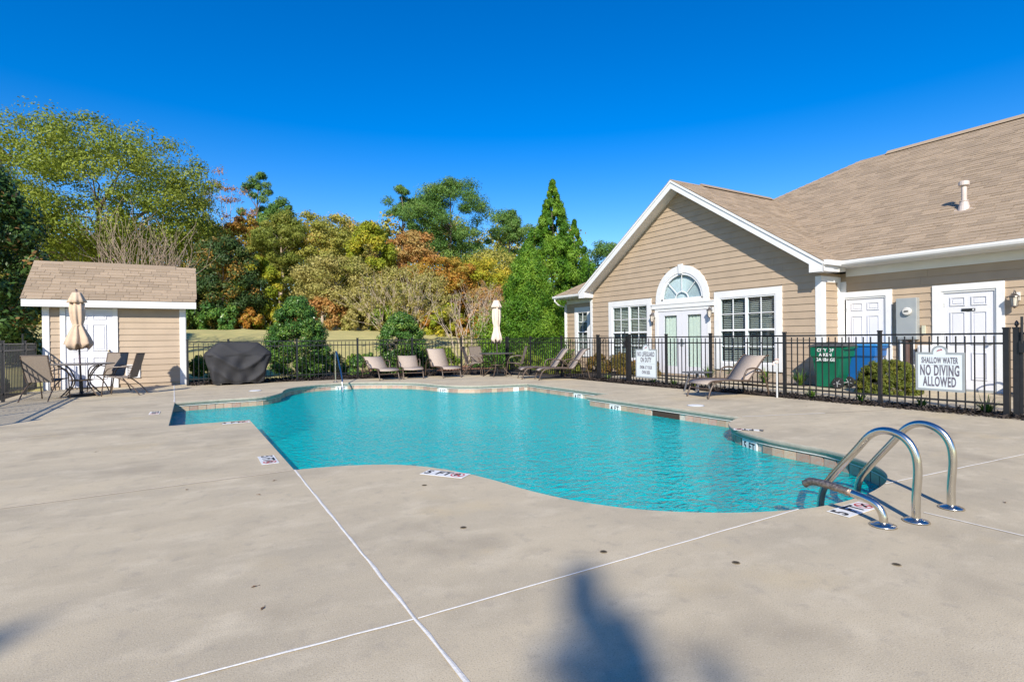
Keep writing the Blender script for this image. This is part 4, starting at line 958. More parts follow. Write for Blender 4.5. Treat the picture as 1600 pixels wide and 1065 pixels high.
# ================================================================== COVERED GRILL
gr=thing('covered_grill','barbecue grill under a black draped cover by the back fence','grill',(1.15,16.95,0))
lv=[(.60,.30,.04),(.63,.33,.12),(.70,.36,.40),(.80,.37,.72),(.84,.36,.84),(.80,.34,.90),(.66,.30,1.02),(.54,.26,1.13),(.48,.22,1.165)]
NV=176; V=[];F=[]; rg=random.Random(5)
def sup(a,n=6):
    q=(a/(2*math.pi)*4)%4; k=int(q); t=2*(q-k)-1
    u,v=((1,t),(-t,1),(-1,-t),(t,-1))[k]
    d=(abs(u)**n+abs(v)**n)**(1/n); return u/d,v/d
LV=[]
for i in range(len(lv)-1):
    for t in range(7):
        q=t/7; LV.append(tuple(lv[i][j]*(1-q)+lv[i+1][j]*q for j in range(3)))
LV.append(lv[-1])
for i,(a,b,z) in enumerate(LV):
    for k in range(NV):
        th=2*math.pi*k/NV; c,s=sup(th); x=a*c; y=b*s
        sag=.05*math.sin(7*th+z*5)*(1 if z<.8 else .4)+.04*math.sin(13*th-z*9)*(z<.8)
        u_=z*17-abs(x)**1.4*13+.8*math.sin(x*4); fold=.075*max(0,math.cos(x*1.7))*(1-abs(math.sin(u_*.42)))**2*min(1,max(.25,(1.0-z)*4))*min(1,z*5)+.014*math.sin(x*19+z*6)*min(1,max(0,(.8-z)*4))
        V.append((x*(1+sag*.5),y*(1+sag)+ (-fold if s<0 else fold),z+(.03*math.sin(9*th)*(i==0))))
for i in range(len(LV)-1):
    for k in range(NV): F.append((i*NV+k,i*NV+(k+1)%NV,(i+1)*NV+(k+1)%NV,(i+1)*NV+k))
F.append(tuple(len(V)-NV+k for k in range(NV)))
MB().add(V,F).build('cover',mat('grill_cover',(.024,.024,.027),.78,var=.15,vscale=3,bump=.3,bscale=9),gr,world=False,smooth=True)
for x in (-.45,.43):
    wh=MB().lathe([(.01,-.02),(.05,-.02),(.055,0),(.05,.02),(.01,.02)],14).build('caster',mat('caster_plastic',(.5,.5,.48),.5),gr,world=False); wh.rotation_euler=(0,R(90),0); wh.location=(x,-.2,.055)

# ================================================================== POOL HARDWARE
lad=thing('pool_ladder','stainless pool ladder with two arched rails at the near right edge','pool ladder',(4.2,1.66,0))
ESC=[(.06,.0),(.075,.004),(.07,.012),(.04,.022),(.027,.026)]
for x in (3.95,4.45):
    pth=catmull([(x,y,z) for y,z in ((1.645,0),(1.645,.15),(1.635,.33),(1.655,.45),(1.72,.53),(1.82,.555),(1.91,.515),(2.0,.40),(2.18,.16),(2.235,.06),(2.255,-.06),(2.26,-.3),(2.26,-1.0))],6)
    MB().tube(pth,.0245,16).build('rail',CHROME,lad,smooth=True)
    o=MB().lathe(ESC,24).build('escutcheon',CHROME,lad,world=False,smooth=True); o.location=Vector((x,1.645,.0))-lad.location
for z in (-.42,-.70,-.95): MB().box(3.95,4.45,2.22,2.31,z-.015,z+.015).build('tread',mat('tread_plastic',(.6,.62,.6),.5),lad)
gb=thing('grab_rail','low tarnished grab rail bent out over the water beside the ladder','grab rail',(3.69,1.72,0))
pth=catmull([(3.69,1.715,0),(3.69,1.716,.06),(3.69,1.745,.115),(3.69,1.81,.145),(3.69,1.95,.168),(3.69,2.09,.182),(3.69,2.17,.178),(3.69,2.215,.15)],6)
MB().tube(pth[:25],.024,16).build('rail',CHROME,gb,smooth=True); MB().tube(pth[22:],.0255,16).build('worn_grip',TARN,gb,smooth=True)
o=MB().lathe(ESC,24).build('escutcheon',CHROME,gb,world=False,smooth=True); o.location=(0,-.005,0)
hr=thing('pool_handrail','slanted stainless handrail entering the shallow end below the 3 ft mark','handrail',(3.56,15.9,0))
MB().tube(catmull([(3.56,15.9,0),(3.56,15.9,.5),(3.56,15.88,.80),(3.56,15.80,.87),(3.55,15.6,.74),(3.5,14.9,.20),(3.48,14.75,-.05),(3.47,14.7,-.5)],6),.022,12).build('rail',CHROME,hr,smooth=True)
o=MB().lathe(ESC,20).build('escutcheon',CHROME,hr,world=False,smooth=True)
sp_=thing('water_standpipe','thin white standpipe with a spigot beside the lone lounger','standpipe',(9.68,6.34,0))
MB().tube([(0,0,-.05),(0,0,.66)],.016,10).build('pipe',mat('pvc_pipe',(.55,.56,.55),.5),sp_,world=False); MB().tube([(0,.0,.66),(0,0,.72)],.028,10).tube([(0,0,.69),(-.05,.03,.68),(-.07,.04,.63)],.02,8).tube([(-.0,-.04,.74),(0,.04,.74)],.015,8).build('spigot',mat('spigot_plastic',(.66,.52,.46),.5),sp_,world=False)
# deck depth marks
def deck_mark(x,y,ang,label,wd=.42,hg=.16,txt='5 FT'):
    g=thing('depth_marker',label,'depth marker',(x,y,.004),ang,'painted depth markers on the deck')
    MB().box(-wd/2,wd/2,-hg/2,hg/2,0,.003).build('plate',TILEW,g,world=False)
    lettering('lettering',txt,.15,g,BLK,Matrix.Translation((-wd*.16,0,.0045)),.85,.003)
    n=24; rr=hg*.40; cx=wd/2-rr-.02; v=[];f=[]
    for k in range(n):
        a=2*math.pi*k/n; v+=[(cx+rr*math.cos(a),rr*math.sin(a),.0045),(cx+rr*.78*math.cos(a),rr*.78*math.sin(a),.0045)]
    for k in range(n): f.append((2*k,(2*k+2)%(2*n),(2*k+3)%(2*n),2*k+1))
    q=rr*.62; v+=[(cx-q-.008,q-.008,.0045),(cx-q+.008,q+.008,.0045),(cx+q+.008,-q+.008,.0045),(cx+q-.008,-q-.008,.0045)]; b=2*n; f.append((b,b+1,b+2,b+3))
    MB().add(v,f).build('no_diving_symbol',mat('mark_red',(.55,.10,.10),.6),g,world=False)
    MB().tube([(cx-.02,-.03,.005),(cx+.0,.0,.005),(cx+.02,.02,.005)],.007,5).build('diver_figure',BLK,g,world=False)
    return g
deck_mark(1.915,4.40,math.atan2(-.37,.27),'5 FT no diving deck marker on the rounded edge nearest the camera')
deck_mark(3.87,1.98,0,'5 FT no diving deck marker under the ladder rails',.40,.145)
deck_mark(.655,5.90,R(-90),'no diving depth marker on the straight spit edge near the inner corner',.42,.155)
deck_mark(.56,8.87,0,'depth marker at the far tip of the concrete spit',.36,.15,'4 FT')
deck_mark(-.53,10.9,R(-90),'worn depth marker left of the entry steps',.42,.15,'3 FT')
deck_mark(6.05,4.36,R(128),'worn depth marker on the rounded nose at the right of the pool',.34,.11)
for x,y,l in ((1.33,14.35,'white skimmer lid set in the deck near the covered grill'),(7.47,6.40,'white skimmer lid set in the deck before the lone lounger')):
    g=thing('skimmer_lid',l,'skimmer lid',(x,y,.0)); MB().lathe([(.13,.001),(.13,.008),(.12,.012),(.0,.013)],28).build('lid',WHITE,g,world=False); MB().lathe([(.15,.0005),(.15,.005),(.131,.006)],28).build('rim',GREY,g,world=False)
ANC=MB().lathe([(.016,.001),(.016,.004),(.010,.006),(.0,.0055)],12).mesh('cap',mat('anchor_brass',(.10,.07,.03),.5,metal=.5)); AR=MB().lathe([(.021,.0008),(.021,.003),(.0165,.0035)],12).mesh('rim',mat('anchor_rim',(.2,.16,.1),.7))
for i,(x,y) in enumerate(((1.468,3.096),(1.959,2.326),(2.45,1.844),(3.125,1.391),(1.628,4.164),(5.05,1.15))):
    g=thing('deck_anchor','small brass cover anchor in the deck '+('left of centre above the long joint','right beside the long white joint','in line with the shadow, near the bottom middle','below the ladder towards the right','just below the 5 FT deck marker','at the right edge of the picture')[i],'deck anchor',(x,y,0),0,'brass cover anchors in the deck'); inst('cap',ANC,g); inst('rim',AR,g)
LF=MB().add([(-.016,0,.003),(0,-.007,.008),(.016,0,.004),(0,.007,.007)],[(0,1,2),(0,2,3)]).mesh('leaf_blade',mat('dry_leaf',(.16,.08,.03),.8)); ST_=MB().tube([(.016,0,.004),(.028,.003,.003)],.001,4).mesh('leaf_stem',mat('dry_leaf',(.16,.08,.03),.8))
for i,(x,y,a) in enumerate(((.60,5.0,.4),(-.038,5.087,1.2),(.445,4.606,2.2),(.252,2.893,.2),(.262,2.638,1.0),(-.9,7.4,.5),(8.2,3.4,.1),(7.6,3.0,2),(8.9,5.3,1.1),(4.9,1.5,.6))):
    g=thing('fallen_leaf','tiny dry leaf on the deck '+('just below the inner spit corner','left of the spit above the worn joint','below the worn joint left of centre','upper of two at lower left','lower of two at lower left','far left near the deck edge','right of the rounded nose','below the nose towards the ladder','near the right fence','right of the ladder feet')[i],'leaf',(x,y,0),a,'dry leaves on the deck'); inst('leaf_blade',LF,g); inst('leaf_stem',ST_,g)
# hose reel at the right edge
hz=thing('hose_reel','dark hose reel standing by the wall at the right edge','hose reel',(13.45,3.62,-.015))
DG=mat('reel_plastic',(.05,.065,.065),.5)
for y in (-.22,.22): MB().box(-.22,.22,y-.02,y+.02,0,.45).build('side_panel',DG,hz,world=False,bevel=.02)
MB().tube([(0,-.2,.3),(0,.2,.3)],.17,18).build('hose_drum',mat('hose',(.03,.05,.035),.5,bump=.6,bscale=30),hz,world=False); MB().tube(catmull([(-.2,-.22,.45),(-.2,-.22,.72),(-.15,-.1,.8),(-.15,.1,.8),(-.2,.22,.72),(-.2,.22,.45)],5),.015,8).build('handle',DG,hz,world=False)

# ================================================================== VEGETATION
def leaf_mesh(name,C,Rd,per,size,m,rng,asp=.5,shell=.55,up=.25,droop=0.,fold=True,tintspread=.55,bias=0):
    """C (n,3) clump centres, Rd (n,3) clump radii; `per` leaves each; every leaf a small folded blade"""
    C=np.asarray(C,float); Rd=np.asarray(Rd,float); n=len(C); k=n*per
    d=rng.normal(size=(k,3)); d/=np.linalg.norm(d,axis=1,keepdims=True)
    rr=shell+(1-shell)*rng.random(k); rr*=np.where(rng.random(k)<.25,rng.random(k)**.5,1)
    idx=np.repeat(np.arange(n),per)
    P=C[idx]+d*Rd[idx]*rr[:,None]
    nr=d*1.15+rng.normal(size=(k,3))*.45; nr[:,2]+=up; nr/=np.linalg.norm(nr,axis=1,keepdims=True)
    t=rng.normal(size=(k,3)); t[:,2]-=droop; t-=nr*(t*nr).sum(1,keepdims=True); t/=np.linalg.norm(t,axis=1,keepdims=True)
    b=np.cross(nr,t); L=size*rng.uniform(.6,1.35,k)[:,None]; W=L*asp
    v0=P-t*L*.5; v1=P+b*W*.5+nr*W*.12; v2=P+t*L*.5; v3=P-b*W*.5+nr*W*.12
    V=np.stack([v0,v1,v2,v3],1).reshape(-1,3); F=np.arange(4*k,dtype=np.int32)
    me=bpy.data.meshes.new(name); me.vertices.add(4*k); me.vertices.foreach_set('co',V.ravel())
    me.loops.add(4*k); me.loops.foreach_set('vertex_index',F); me.polygons.add(k)
    me.polygons.foreach_set('loop_start',np.arange(0,4*k,4,dtype=np.int32)); me.polygons.foreach_set('loop_total',np.full(k,4,dtype=np.int32))
    me.update(calc_edges=True)
    ct=rng.random(n); tint=np.clip(ct[idx]*tintspread+rng.random(k)*(1-tintspread)+bias,0,1)
    at=me.attributes.new('tint','FLOAT','FACE'); at.data.foreach_set('value',tint.astype(np.float32)); me.materials.append(m); return me
def limb_path(a,b,rng,sag=.12,n=5):
    a=np.array(a);b=np.array(b); L=np.linalg.norm(b-a); o=[]
    for i in range(n+1):
        t=i/n; p=a*(1-t)+b*t; p=p+rng.normal(0,.03*L,3)*math.sin(math.pi*t); p[2]+=sag*L*math.sin(math.pi*t)*.5; o.append(p)
    return o
def crown_points(kind,h,w,n,rng,tip=.028):
    if kind=='broad':
        d=rng.normal(size=(n,3)); d/=np.linalg.norm(d,axis=1,keepdims=True); r=rng.uniform(.45,1,n)**.6
        P=d*r[:,None]*np.array([w/2,w/2,h*.40]); P[:,2]=np.where(P[:,2]<0,P[:,2]*.85,P[:,2])+h*.58
        cr=np.clip(w*.115,0,1.3)*rng.uniform(.6,1.4,n); R_=np.stack([cr*1.2,cr*1.2,cr*.75],-1)
    elif kind=='oval':
        t=rng.random(n)**.85; prof=(np.sin(np.pi*np.clip(t*.78+.2,0,1)))**.7; a=rng.uniform(0,6.283,n); r=w/2*prof*rng.uniform(.55,1,n)**.5*.88
        P=np.stack([r*np.cos(a),r*np.sin(a),.04*h+t*h*.90],-1); cr=w*.10*rng.uniform(.7,1.3,n); R_=np.stack([cr,cr,cr*.9],-1)
    elif kind=='pine':
        t=rng.uniform(.40,1,n)**.9; prof=np.where(t<.75,.55+.9*(t-.4),np.sqrt(np.clip((1-t)/.25,0,1))*.87+.05); a=np.repeat(rng.uniform(0,6.283,n//2+1),2)[:n]+rng.normal(0,.25,n); r=w/2*np.clip(prof,0.05,1)*rng.uniform(.35,1,n)
        P=np.stack([r*np.cos(a),r*np.sin(a),t*h*.97+rng.normal(0,.02*h,n)],-1); cr=w*.10*rng.uniform(.6,1.3,n); R_=np.stack([cr*1.1,cr*1.1,cr*.8],-1)
    elif kind=='cone':
        t=rng.random(n)**1.35; a=rng.uniform(0,6.283,n); ph=rng.uniform(0,6.283,2); r=w/2*((1-t)**1.08*.93+.012)*rng.uniform(.62,1.08,n)*(1+.16*np.sin(3*a+11*t+ph[0])+.12*np.sin(7*a-17*t+ph[1]))
        P=np.stack([r*np.cos(a),r*np.sin(a),t*h*.965+.02*h],-1); cr=w*(.085*(1-t)+tip)*rng.uniform(.55,1.35,n); R_=np.stack([cr,cr,cr*1.35],-1)
    elif kind=='clipped':
        d=rng.normal(size=(n,3)); d[:,2]=np.abs(d[:,2]); d/=np.linalg.norm(d,axis=1,keepdims=True); q=(np.abs(d)**2.6).sum(1)**(-1/2.6)
        P=d*(q*rng.uniform(.90,.97,n))[:,None]*np.array([w/2,w/2,h]); P[::4]*=.8; cr=np.full(n,min(w,h)*.10); R_=np.stack([cr,cr,cr*.9],-1); P*=.93; P[:,2]+=.01
    elif kind=='dome':
        d=rng.normal(size=(n,3)); d[:,2]=np.abs(d[:,2]); d/=np.linalg.norm(d,axis=1,keepdims=True); r=rng.uniform(.6,1,n)**.5
        P=d*r[:,None]*np.array([w/2*.88,w/2*.88,h*.88]); cr=min(w,h)*.15*rng.uniform(.7,1.3,n); R_=np.stack([cr,cr,cr],-1); P[:,2]+=.02
    return P,R_
def tree(name,label,cat,x,y,top,w,kind,lm,seed,clumps=90,per=220,leaf=.22,asp=.5,bark=BARK,trunk_r=None,nb=9,group=None,up=.25,shell=.5,base=None,squash=(1,1),droop=0.,tintspread=.55,bias=0,lean=0,tip=.028):
    rng=np.random.default_rng(seed); z0=float(ground_z(x,y)) if base is None else base; h=top-z0
    g=thing(name,label,cat,(x,y,z0),0,group)
    per=int(per*2.3); leaf*=.62; P,R_=crown_points(kind,h,w,clumps,rng,tip); P[:,0]*=squash[0]; P[:,1]*=squash[1]; P[:,0]+=lean*P[:,2]
    me=leaf_mesh('crown',P,R_,per,leaf,LM[lm],rng,asp,shell,up,droop,tintspread=tintspread,bias=bias); c=inst('crown',me,g); c['kind']='stuff'
    tr=trunk_r or max(.04,h*.014)
    hh=h*(.93 if kind in('pine','cone') else .62 if kind in('broad',) else .7)
    n=8; path=[(lean*hh*i/n+rng.normal(0,.006*h)*(i>0),rng.normal(0,.006*h)*(i>0),hh*i/n-(.15 if i==0 else 0)) for i in range(n+1)]
    MB().tube(path,[tr*(1.25 if i==0 else 1-.85*i/n) for i in range(n+1)],8).build('trunk',bark,g,world=False,smooth=True)
    if nb:
        ii=rng.choice(len(P),min(nb,len(P)),replace=False)
        for i in ii:
            q=P[i]; t=np.clip(q[2]/hh*(.72 if kind!='pine' else .9)-.05,.12,.95); k=t*n; k0=int(k); a=np.array(path[k0])*(1-(k-k0))+np.array(path[min(k0+1,n)])*(k-k0)
            lp=limb_path(a,q,rng,.05 if kind!='broad' else .18); r0=tr*(1-.8*t)*.55
            MB().tube(lp,[max(.008,r0*(1-.8*j/5)) for j in range(6)],6).build('branch',bark,g,world=False,smooth=True)
    return g
def shrub(name,label,cat,x,y,h,w,lm,seed,clumps=40,per=200,leaf=.06,kind='dome',squash=(1,1),group=None,asp=.55,base=None,shell=.6,rz=0,bias=0):
    rng=np.random.default_rng(seed); z0=float(ground_z(x,y)) if base is None else base
    g=thing(name,label,cat,(x,y,z0),rz,group); P,R_=crown_points(kind,h,w,clumps,rng); P[:,0]*=squash[0]; P[:,1]*=squash[1]
    me=leaf_mesh('foliage',P,R_,per,leaf,LM[lm],rng,asp,shell,.3,bias=bias); c=inst('foliage',me,g); c['kind']='stuff'
    for k in range(3):
        a=k*2.1; MB().tube([(0.03*math.cos(a),.03*math.sin(a),-.05),(.1*w*math.cos(a),.1*w*math.sin(a),h*.3),(.25*w*math.cos(a)*squash[0],.25*w*math.sin(a)*squash[1],h*.6)],[.02,.015,.008],5).build('stem',BARK,g,world=False)
    return g
def crape(name,label,x,y,top,w,seed,stems=9,leafm=None,nleaf=0,leaf=.09,bark=PALEBARK,splits=3,r0=.035):
    """multi-stemmed tree: stems fan from the ground and fork into upright twigs"""
    rng=np.random.default_rng(seed); z0=float(ground_z(x,y)); h=top-z0; g=thing(name,label,'tree',(x,y,z0)); tips=[]
    def grow(mb,p,d,L,r,lev):
        n=4; pts=[p]; dd=d.copy()
        for i in range(n):
            dd=dd+rng.normal(0,.10,3); dd[2]+=.05; dd/=np.linalg.norm(dd); pts.append(pts[-1]+dd*L/n)
        mb.tube(pts,[r*(1-.45*i/n) for i in range(n+1)],5); tips.extend(pts[2:])
        if lev<splits:
            for k in range(3 if lev<2 else 2):
                e=dd+rng.normal(0,.34,3); e[2]=abs(e[2])+.15; e/=np.linalg.norm(e); s=pts[-1] if k<2 else pts[-2]
                grow(mb,np.array(s),e,L*rng.uniform(.55,.85),r*.55,lev+1)
    for k in range(stems):
        a=k*6.283/stems+rng.uniform(-.3,.3); sp=rng.uniform(.25,.95)*(w/2)/h*1.25; d=np.array([math.cos(a)*sp,math.sin(a)*sp,1.0]); d/=np.linalg.norm(d)
        mb=MB(); grow(mb,np.array([.12*math.cos(a),.12*math.sin(a),-.1]),d,h*.40,r0,0); mb.build('stem',bark,g,world=False,smooth=True)
    if nleaf:
        T=np.array(tips); T=T[T[:,2]>h*.25]; ii=rng.integers(0,len(T),max(30,nleaf//40)); me=leaf_mesh('crown',T[ii],np.full((len(ii),3),.16*h/4),40,leaf,LM[leafm],rng,.5,.2,.2); c=inst('crown',me,g); c['kind']='stuff'
    return g
WG='trees of the wood behind the lawn'
tree('magnolia_tree','dark glossy magnolia at the left edge behind the shed','tree',-7.5,26.9,8.6,6.6,'oval','magnolia',1,230,120,.30,.45,up=.1,nb=5,shell=.4)
tree('oak_tree','huge broad yellow green oak rising behind the shed','tree',-6.6,57.2,19.9,19.4,'broad','oak',2,430,105,.36,.5,nb=30,trunk_r=.45,group=WG,shell=.6,up=.5)
tree('autumn_tree','sliver of orange tree behind the oak at the left edge','tree',-17.3,74,24,4.5,'broad','orange',3,40,150,.45,group=WG)
crape('crape_myrtle','bare pinkish crape myrtle fanning up behind the shed roof',-1.7,27.4,6.4,5.0,4,14,None,0,splits=3,r0=.042,bark=mat('myrtle_bark',(.28,.20,.145),.8,c2=(.38,.29,.22),vscale=9,bump=.3))
tree('autumn_tree','sparse pink red tree between the oak and the small pine','tree',3.2,62,19.0,6.6,'broad','red',5,70,45,.30,group=WG,nb=22,bark=PALEBARK,shell=.05,tintspread=.2)
tree('autumn_tree','orange tree below the sparse pink red tree','tree',4.6,60,14.2,5.5,'broad','orange',55,60,120,.42,group=WG,nb=10)
tree('pine_tree','small high pine right of the oak','tree',6.6,65.9,19.9,5.4,'pine','pine',6,44,150,.42,.28,group=WG)
tree('pine_tree','dark pointed pine in front of the small high pine','tree',7.2,53.9,14.5,5.2,'pine','pine',7,60,170,.38,.28,group=WG)
tree('evergreen_tree','dark evergreen with orange leaves right of the shed roof','tree',2.0,43,8.6,6.2,'oval','dark',8,90,150,.28,group=WG,nb=14)
tree('pine_tree','olive pine with a bare pale trunk behind the left holly','tree',6.6,48.5,11.6,6.6,'pine','olive',9,90,150,.34,.3,group=WG,bark=PALEBARK,trunk_r=.16)
tree('young_tree','yellow green young tree between the dark evergreen and the olive pine','tree',4.3,44,7.6,5.0,'oval','yellowgreen',10,60,150,.3,group=WG)
tree('mixed_tree','brownish half bare tree in the middle of the wood','tree',10.1,49.8,12.8,7.6,'broad','mixed',11,130,110,.34,group=WG,nb=26,bark=PALEBARK,shell=.3)
tree('mixed_tree','olive brown tree left of the bright maple','tree',13.6,52.2,12.6,6.4,'broad','mixed',12,90,110,.34,group=WG,nb=18,bark=PALEBARK,shell=.3)
tree('maple_tree','bright yellow green pointed maple left of the tall pines','tree',12.1,41.7,10.6,5.0,'oval','yellowgreen',13,80,150,.3,group=WG)
tree('pine_tree','left tall pine of the group with a rounded high crown','tree',21.1,59.6,18.6,6.4,'pine','pine',14,52,170,.42,.28,group=WG,nb=14)
tree('pine_tree','tallest dark green pine in the middle of the skyline','tree',20.8,45.9,15.9,9.4,'pine','pine',15,130,170,.36,.28,group=WG,nb=22,trunk_r=.2)
tree('pine_tree','pine right of the tallest pine with open lower crown','tree',28,47.4,14.3,6.6,'pine','pine',16,60,170,.38,.28,group=WG,nb=14)
tree('autumn_tree','russet tree left of the tallest pine','tree',16.0,44,10.6,5.6,'broad','rust',17,80,130,.32,group=WG,nb=12)
tree('autumn_tree','orange yellow tree below the tallest pine','tree',15.9,37,7.5,6.0,'broad','orange',18,90,130,.28,group=WG,nb=10)
tree('autumn_tree','golden tree left of the cream umbrella','tree',19.3,37.5,7.2,5.6,'broad','yellowgreen',19,80,130,.28,group=WG,nb=10,bias=.3)
tree('autumn_tree','small rust red tree behind the cream umbrella','tree',18.5,33,5.2,3.6,'broad','rust',20,50,120,.22,group=WG,nb=10)
tree('mixed_tree','tan brown tree filling the gap below the pines','tree',24,42,9.3,8.0,'broad','mixed',21,110,110,.32,group=WG,nb=14)
tree('mixed_tree','low olive tree right of the brownish half bare tree','tree',9.2,40.5,7.6,6.0,'broad','tan',22,90,120,.28,group=WG,nb=14,bark=PALEBARK)
tree('mixed_tree','low tan tree behind the leafy crape myrtle','tree',13.4,36.5,6.4,5.5,'broad','tan',23,80,120,.26,group=WG,nb=12,bark=PALEBARK)
crape('crape_myrtle','wide crape myrtle with sparse yellow leaves above the back fence',9.2,27,4.9,6.4,24,13,'tan',9000,.11)
crape('crape_myrtle','small tan crape myrtle left of the cream umbrella',10.6,22,3.45,1.9,25,6,'tan',1500,.08)
crape('crape_myrtle','small brown crape myrtle right of the cream umbrella',13.0,24,3.9,2.2,26,7,'rust',1500,.08)
tree('cedar_tree','tall bright green pointed conifer left of the clubhouse','tree',15.7,22.3,9.2,6.6,'cone','cedar',27,360,150,.24,.26,droop=-.9,tintspread=.8,tip=.012,nb=4,up=.35,shell=.45)
tree('cedar_tree','broad lower bright green conifer in front of the tall one','tree',13.1,20.6,5.6,5.6,'cone','cedar',28,360,150,.19,.26,droop=-.9,tintspread=.8,nb=4,up=.35,shell=.45)
tree('cedar_tree','bright green conifer between the tall one and the clubhouse roof','tree',17.3,22.6,7.4,5.0,'cone','cedar',29,260,150,.22,.26,droop=-.9,tintspread=.8,tip=.015,nb=4,up=.35,shell=.45)
tree('pine_tree','dark round tree peeking over the left clubhouse eave','tree',29.6,34.7,9.7,5.0,'broad','pine',30,60,150,.3,.3,group=WG)
tree('bare_tree','faint bare twigs above the clubhouse ridge','tree',34,30,13.4,4,'broad','tan',31,30,1,.05,nb=28,group=WG,bark=BARK)
# wood edge shrubs
SG='shrubs along the wood edge'
sh=[(1.7,40.5,2.2,2.7,'holly','round dark green shrub at the lawn edge right of the shed'),(-.2,43,2.2,2.4,'pine','shaded green shrub touching the shed corner'),(3.4,41,1.7,2.4,'orange','orange shrub beside the round dark shrub'),(4.7,42,2.0,2.6,'yellowgreen','yellow green shrub left of the holly'),(5.9,40.5,1.5,2.4,'rust','rusty shrub behind the left holly top'),
 (8.2,39,3.0,3.4,'rust','pinkish bare shrub right of the left holly'),(10.2,38,2.0,3,'tan','tan shrub under the half bare trees'),(12.0,37,2.4,3,'hedge','green shrub below the bright maple'),(13.4,35,1.9,2.6,'orange','orange red shrub left of the right holly'),(14.9,34,2.4,3,'yellowgreen','yellow green shrub behind the right holly'),(16.4,33,2.0,2.8,'orange','orange shrub right of the right holly'),(17.2,31,1.8,2.6,'yellowgreen','yellow shrub near the cream umbrella'),(19.5,32,2.6,3.4,'rust','dark rust shrub behind the crape myrtles'),(22,33,3.0,4,'mixed','mixed brown shrub beside the conifers'),(-3.5,40,3,5,'pine','green undergrowth hidden behind the shed'),(0.5,46,4.5,4.5,'mixed','tall brown undergrowth right of the shed')]
for i,(x,y,h,wd,lm,lb) in enumerate(sh): shrub('shrub',lb,'shrub',x,y,h,wd,lm,100+i,34,170,.20,group=SG)
# dense far wood that closes the view between the trunks
rng=np.random.default_rng(77); n=1700
lat=rng.uniform(-75,8,n); dep=rng.uniform(60,76,n); fx,fy=sy,cy
PX=fx*dep+cy*lat; PY=fy*dep-sy*lat; PZ=ground_z(PX,PY)+np.where(np.arange(n)<500,3.5*rng.random(n),12.0*rng.random(n)**1.1)+.2
me=leaf_mesh('far_wood',np.stack([PX,PY,PZ],-1),np.stack([rng.uniform(1.2,2.4,n)]*2+[rng.uniform(.9,1.8,n)],-1),75,.40,LM['mixed'],rng,.6,.4)
fw_=bpy.data.objects.new('far_wood',me); col.objects.link(fw_); tag(fw_,'dense mixed wood closing the background','wood',kind='stuff')
# hollies and hedge shrubs beyond the back fence
shrub('holly_shrub','large cone shaped holly behind the covered grill','shrub',2.95,18.45,2.68,2.05,'holly',60,230,190,.06,'oval',asp=.6)
shrub('holly_shrub','smaller cone shaped holly behind the loungers','shrub',6.42,18.4,2.22,1.85,'holly',61,210,170,.06,'oval',asp=.6)
hd=[(.55,20.2,.95,1.7,'hedge','low green shrub between the shed and the covered grill'),(4.15,20.3,.95,1.9,'hedge','low green shrub right of the large holly'),(5.35,19.2,.85,1.5,'holly','low dark shrub left of the smaller holly'),(7.7,20.6,1.0,2.0,'hedge','low green shrub right of the smaller holly'),(9.1,21.4,1.0,2.0,'hedge','low green shrub behind the back fence table'),(10.9,20.3,.9,1.8,'holly','low dark shrub right of the cream umbrella'),(11.4,18.2,.9,1.6,'hedge','rounded yellow green shrub at the fence corner'),(11.2,15.4,.75,1.5,'boxwood','clipped olive shrub behind the reclined loungers'),(4.6,23.6,.7,1.6,'hedge','small clipped shrub out on the lawn'),(6.3,23.8,.55,1.3,'hedge','second small clipped shrub out on the lawn')]
for i,(x,y,h,wd,lm,lb) in enumerate(hd): shrub('hedge_shrub',lb,'shrub',x,y,h,wd,lm,130+i,46,200,.065)
for i,(y,lb) in enumerate(((12.6,'brown green hedge section nearest the clubhouse gate'),(13.7,'brown green hedge section beside the gate'),(14.8,'brown green hedge section under the left window'))):
    shrub('hedge_shrub',lb,'shrub',12.35,y,.74,1.3,'brownhedge',150+i,50,200,.055,'dome',(.62,1))
shrub('boxwood_bush','clipped round boxwood beside the blue bin','bush',12.30,5.60,.72,1.16,'boxwood',170,420,190,.028,'clipped',base=-.02,shell=.3)
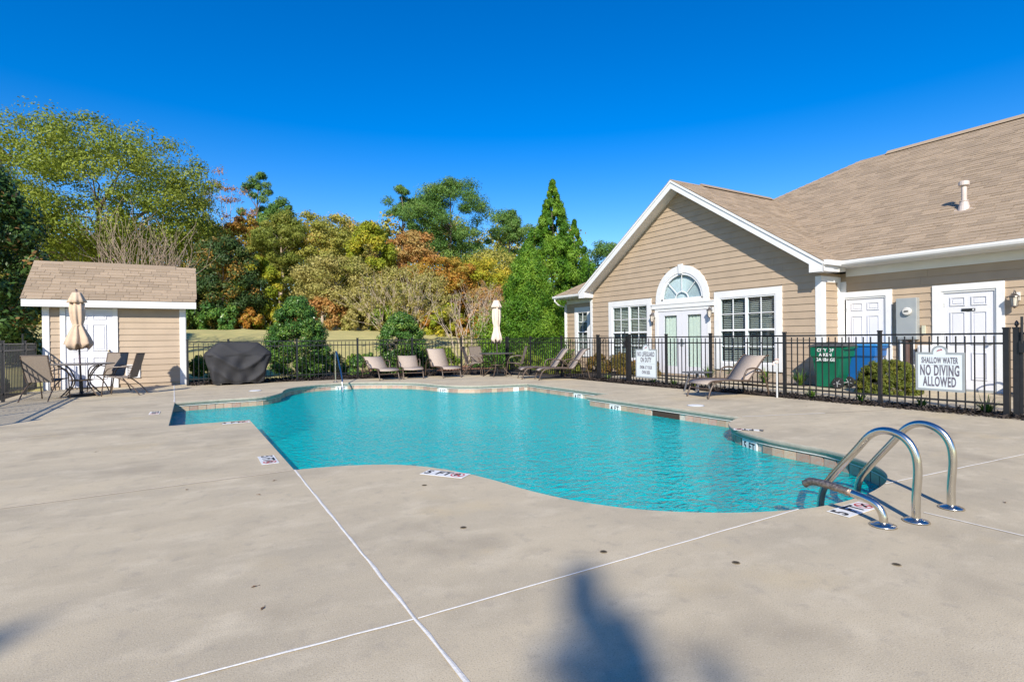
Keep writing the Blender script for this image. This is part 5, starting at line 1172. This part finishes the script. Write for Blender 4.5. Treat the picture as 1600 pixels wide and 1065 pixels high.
def tuft(x,y,h,n,seed,label,z=-.02):
    rng=np.random.default_rng(seed); g=thing('lily_plant',label,'plant',(x,y,z),0,'strap leaved plants by the fence and wall')
    V=[];F=[];T=[]
    for k in range(n):
        a=rng.uniform(0,6.283); L=h*rng.uniform(.6,1.15); sp=rng.uniform(.15,.85); wd=rng.uniform(.008,.014); c,s=math.cos(a),math.sin(a); b=len(V); t_=rng.random()
        for i in range(5):
            t=i/4; r=.03+L*sp*t**1.3; z_=L*(t-.45*sp*t*t*1.6); w_=wd*(1-t)**.6+.001
            V+=[(r*c-s*w_,r*s+c*w_,z_),(r*c+s*w_,r*s-c*w_,z_)]
        for i in range(4): F.append((b+2*i,b+2*i+1,b+2*i+3,b+2*i+2)); T.append(t_)
    me=bpy.data.meshes.new('leaves'); me.from_pydata(V,[],F); me.materials.append(LM['lily']); at=me.attributes.new('tint','FLOAT','FACE'); at.data.foreach_set('value',T); o=inst('leaves',me,g); o['kind']='stuff'
    MB().lathe([(.03,-.02),(.035,.02),(.02,.05)],8).build('crown',LM['lily'],g,world=False)
for i,(x,y,h,n,lb) in enumerate(((10.28,6.02,.24,40,'small strap leaved plant at the fence before the green bin'),(10.28,5.12,.26,40,'small strap leaved plant at the fence before the boxwood'),(10.3,4.2,.24,36,'small strap leaved plant at the fence left under the no diving sign'),(10.3,3.36,.34,46,'strap leaved plant at the fence right of the no diving sign'),(10.3,9.5,.24,36,'small strap leaved plant at the fence before the french doors'),(10.3,8.85,.22,30,'small strap leaved plant at the fence left of the side table'),
  (12.75,10.45,.50,80,'leafy green plant at the wall right of the french doors'),(12.75,9.6,.48,80,'leafy green plant under the right window, left one'),(12.75,8.7,.45,70,'leafy green plant under the right window, right one'),(12.75,7.75,.48,80,'leafy green plant at the wall left of the green bin'),(10.3,10.2,.2,30,'small strap leaved plant below the lifeguard sign'),(10.25,11.9,.25,36,'small strap leaved plant at the narrow gate'))):
    tuft(x,y,h,n,200+i,lb)
# ivy and shrubs outside the left fence
for i,(x,y,h,wd,lb) in enumerate(((-4.3,16.6,.9,1.6,'dark shrub behind the left fence beside the shed'),(-4.4,14.4,.8,1.8,'dark shrub behind the left fence at the picture edge'),(-5.2,18.8,1.3,2.4,'dark shrub left of the shed under the magnolia'))): shrub('fence_shrub',lb,'shrub',x,y,h,wd,'magnolia',190+i,40,160,.09)
# tall conifers standing behind the camera: their tips cast the blurred shadows on the near deck
def spruce(sx,sy_,h,w,seed,label): tree('spruce_tree',label,'tree',sx-h*SUN.x/-SUN.z,sy_-h*SUN.y/-SUN.z,h,w,'cone','pine',seed,300,55,.24,.4,nb=0,up=.2,tip=.006)
spruce(1.87,2.42,12.3,3.8,300,'tall narrow conifer behind the camera casting the pointed shadow at lower centre')
spruce(1.74,1.50,11.2,2.8,303,'conifer behind the camera casting the small right lobe of the shadow')
spruce(1.80,2.02,11.8,3.6,301,'conifer behind the camera thickening the lower centre shadow')
spruce(-.50,3.20,12.0,6.0,302,'tall conifer behind the camera casting the shadow at the lower left corner')
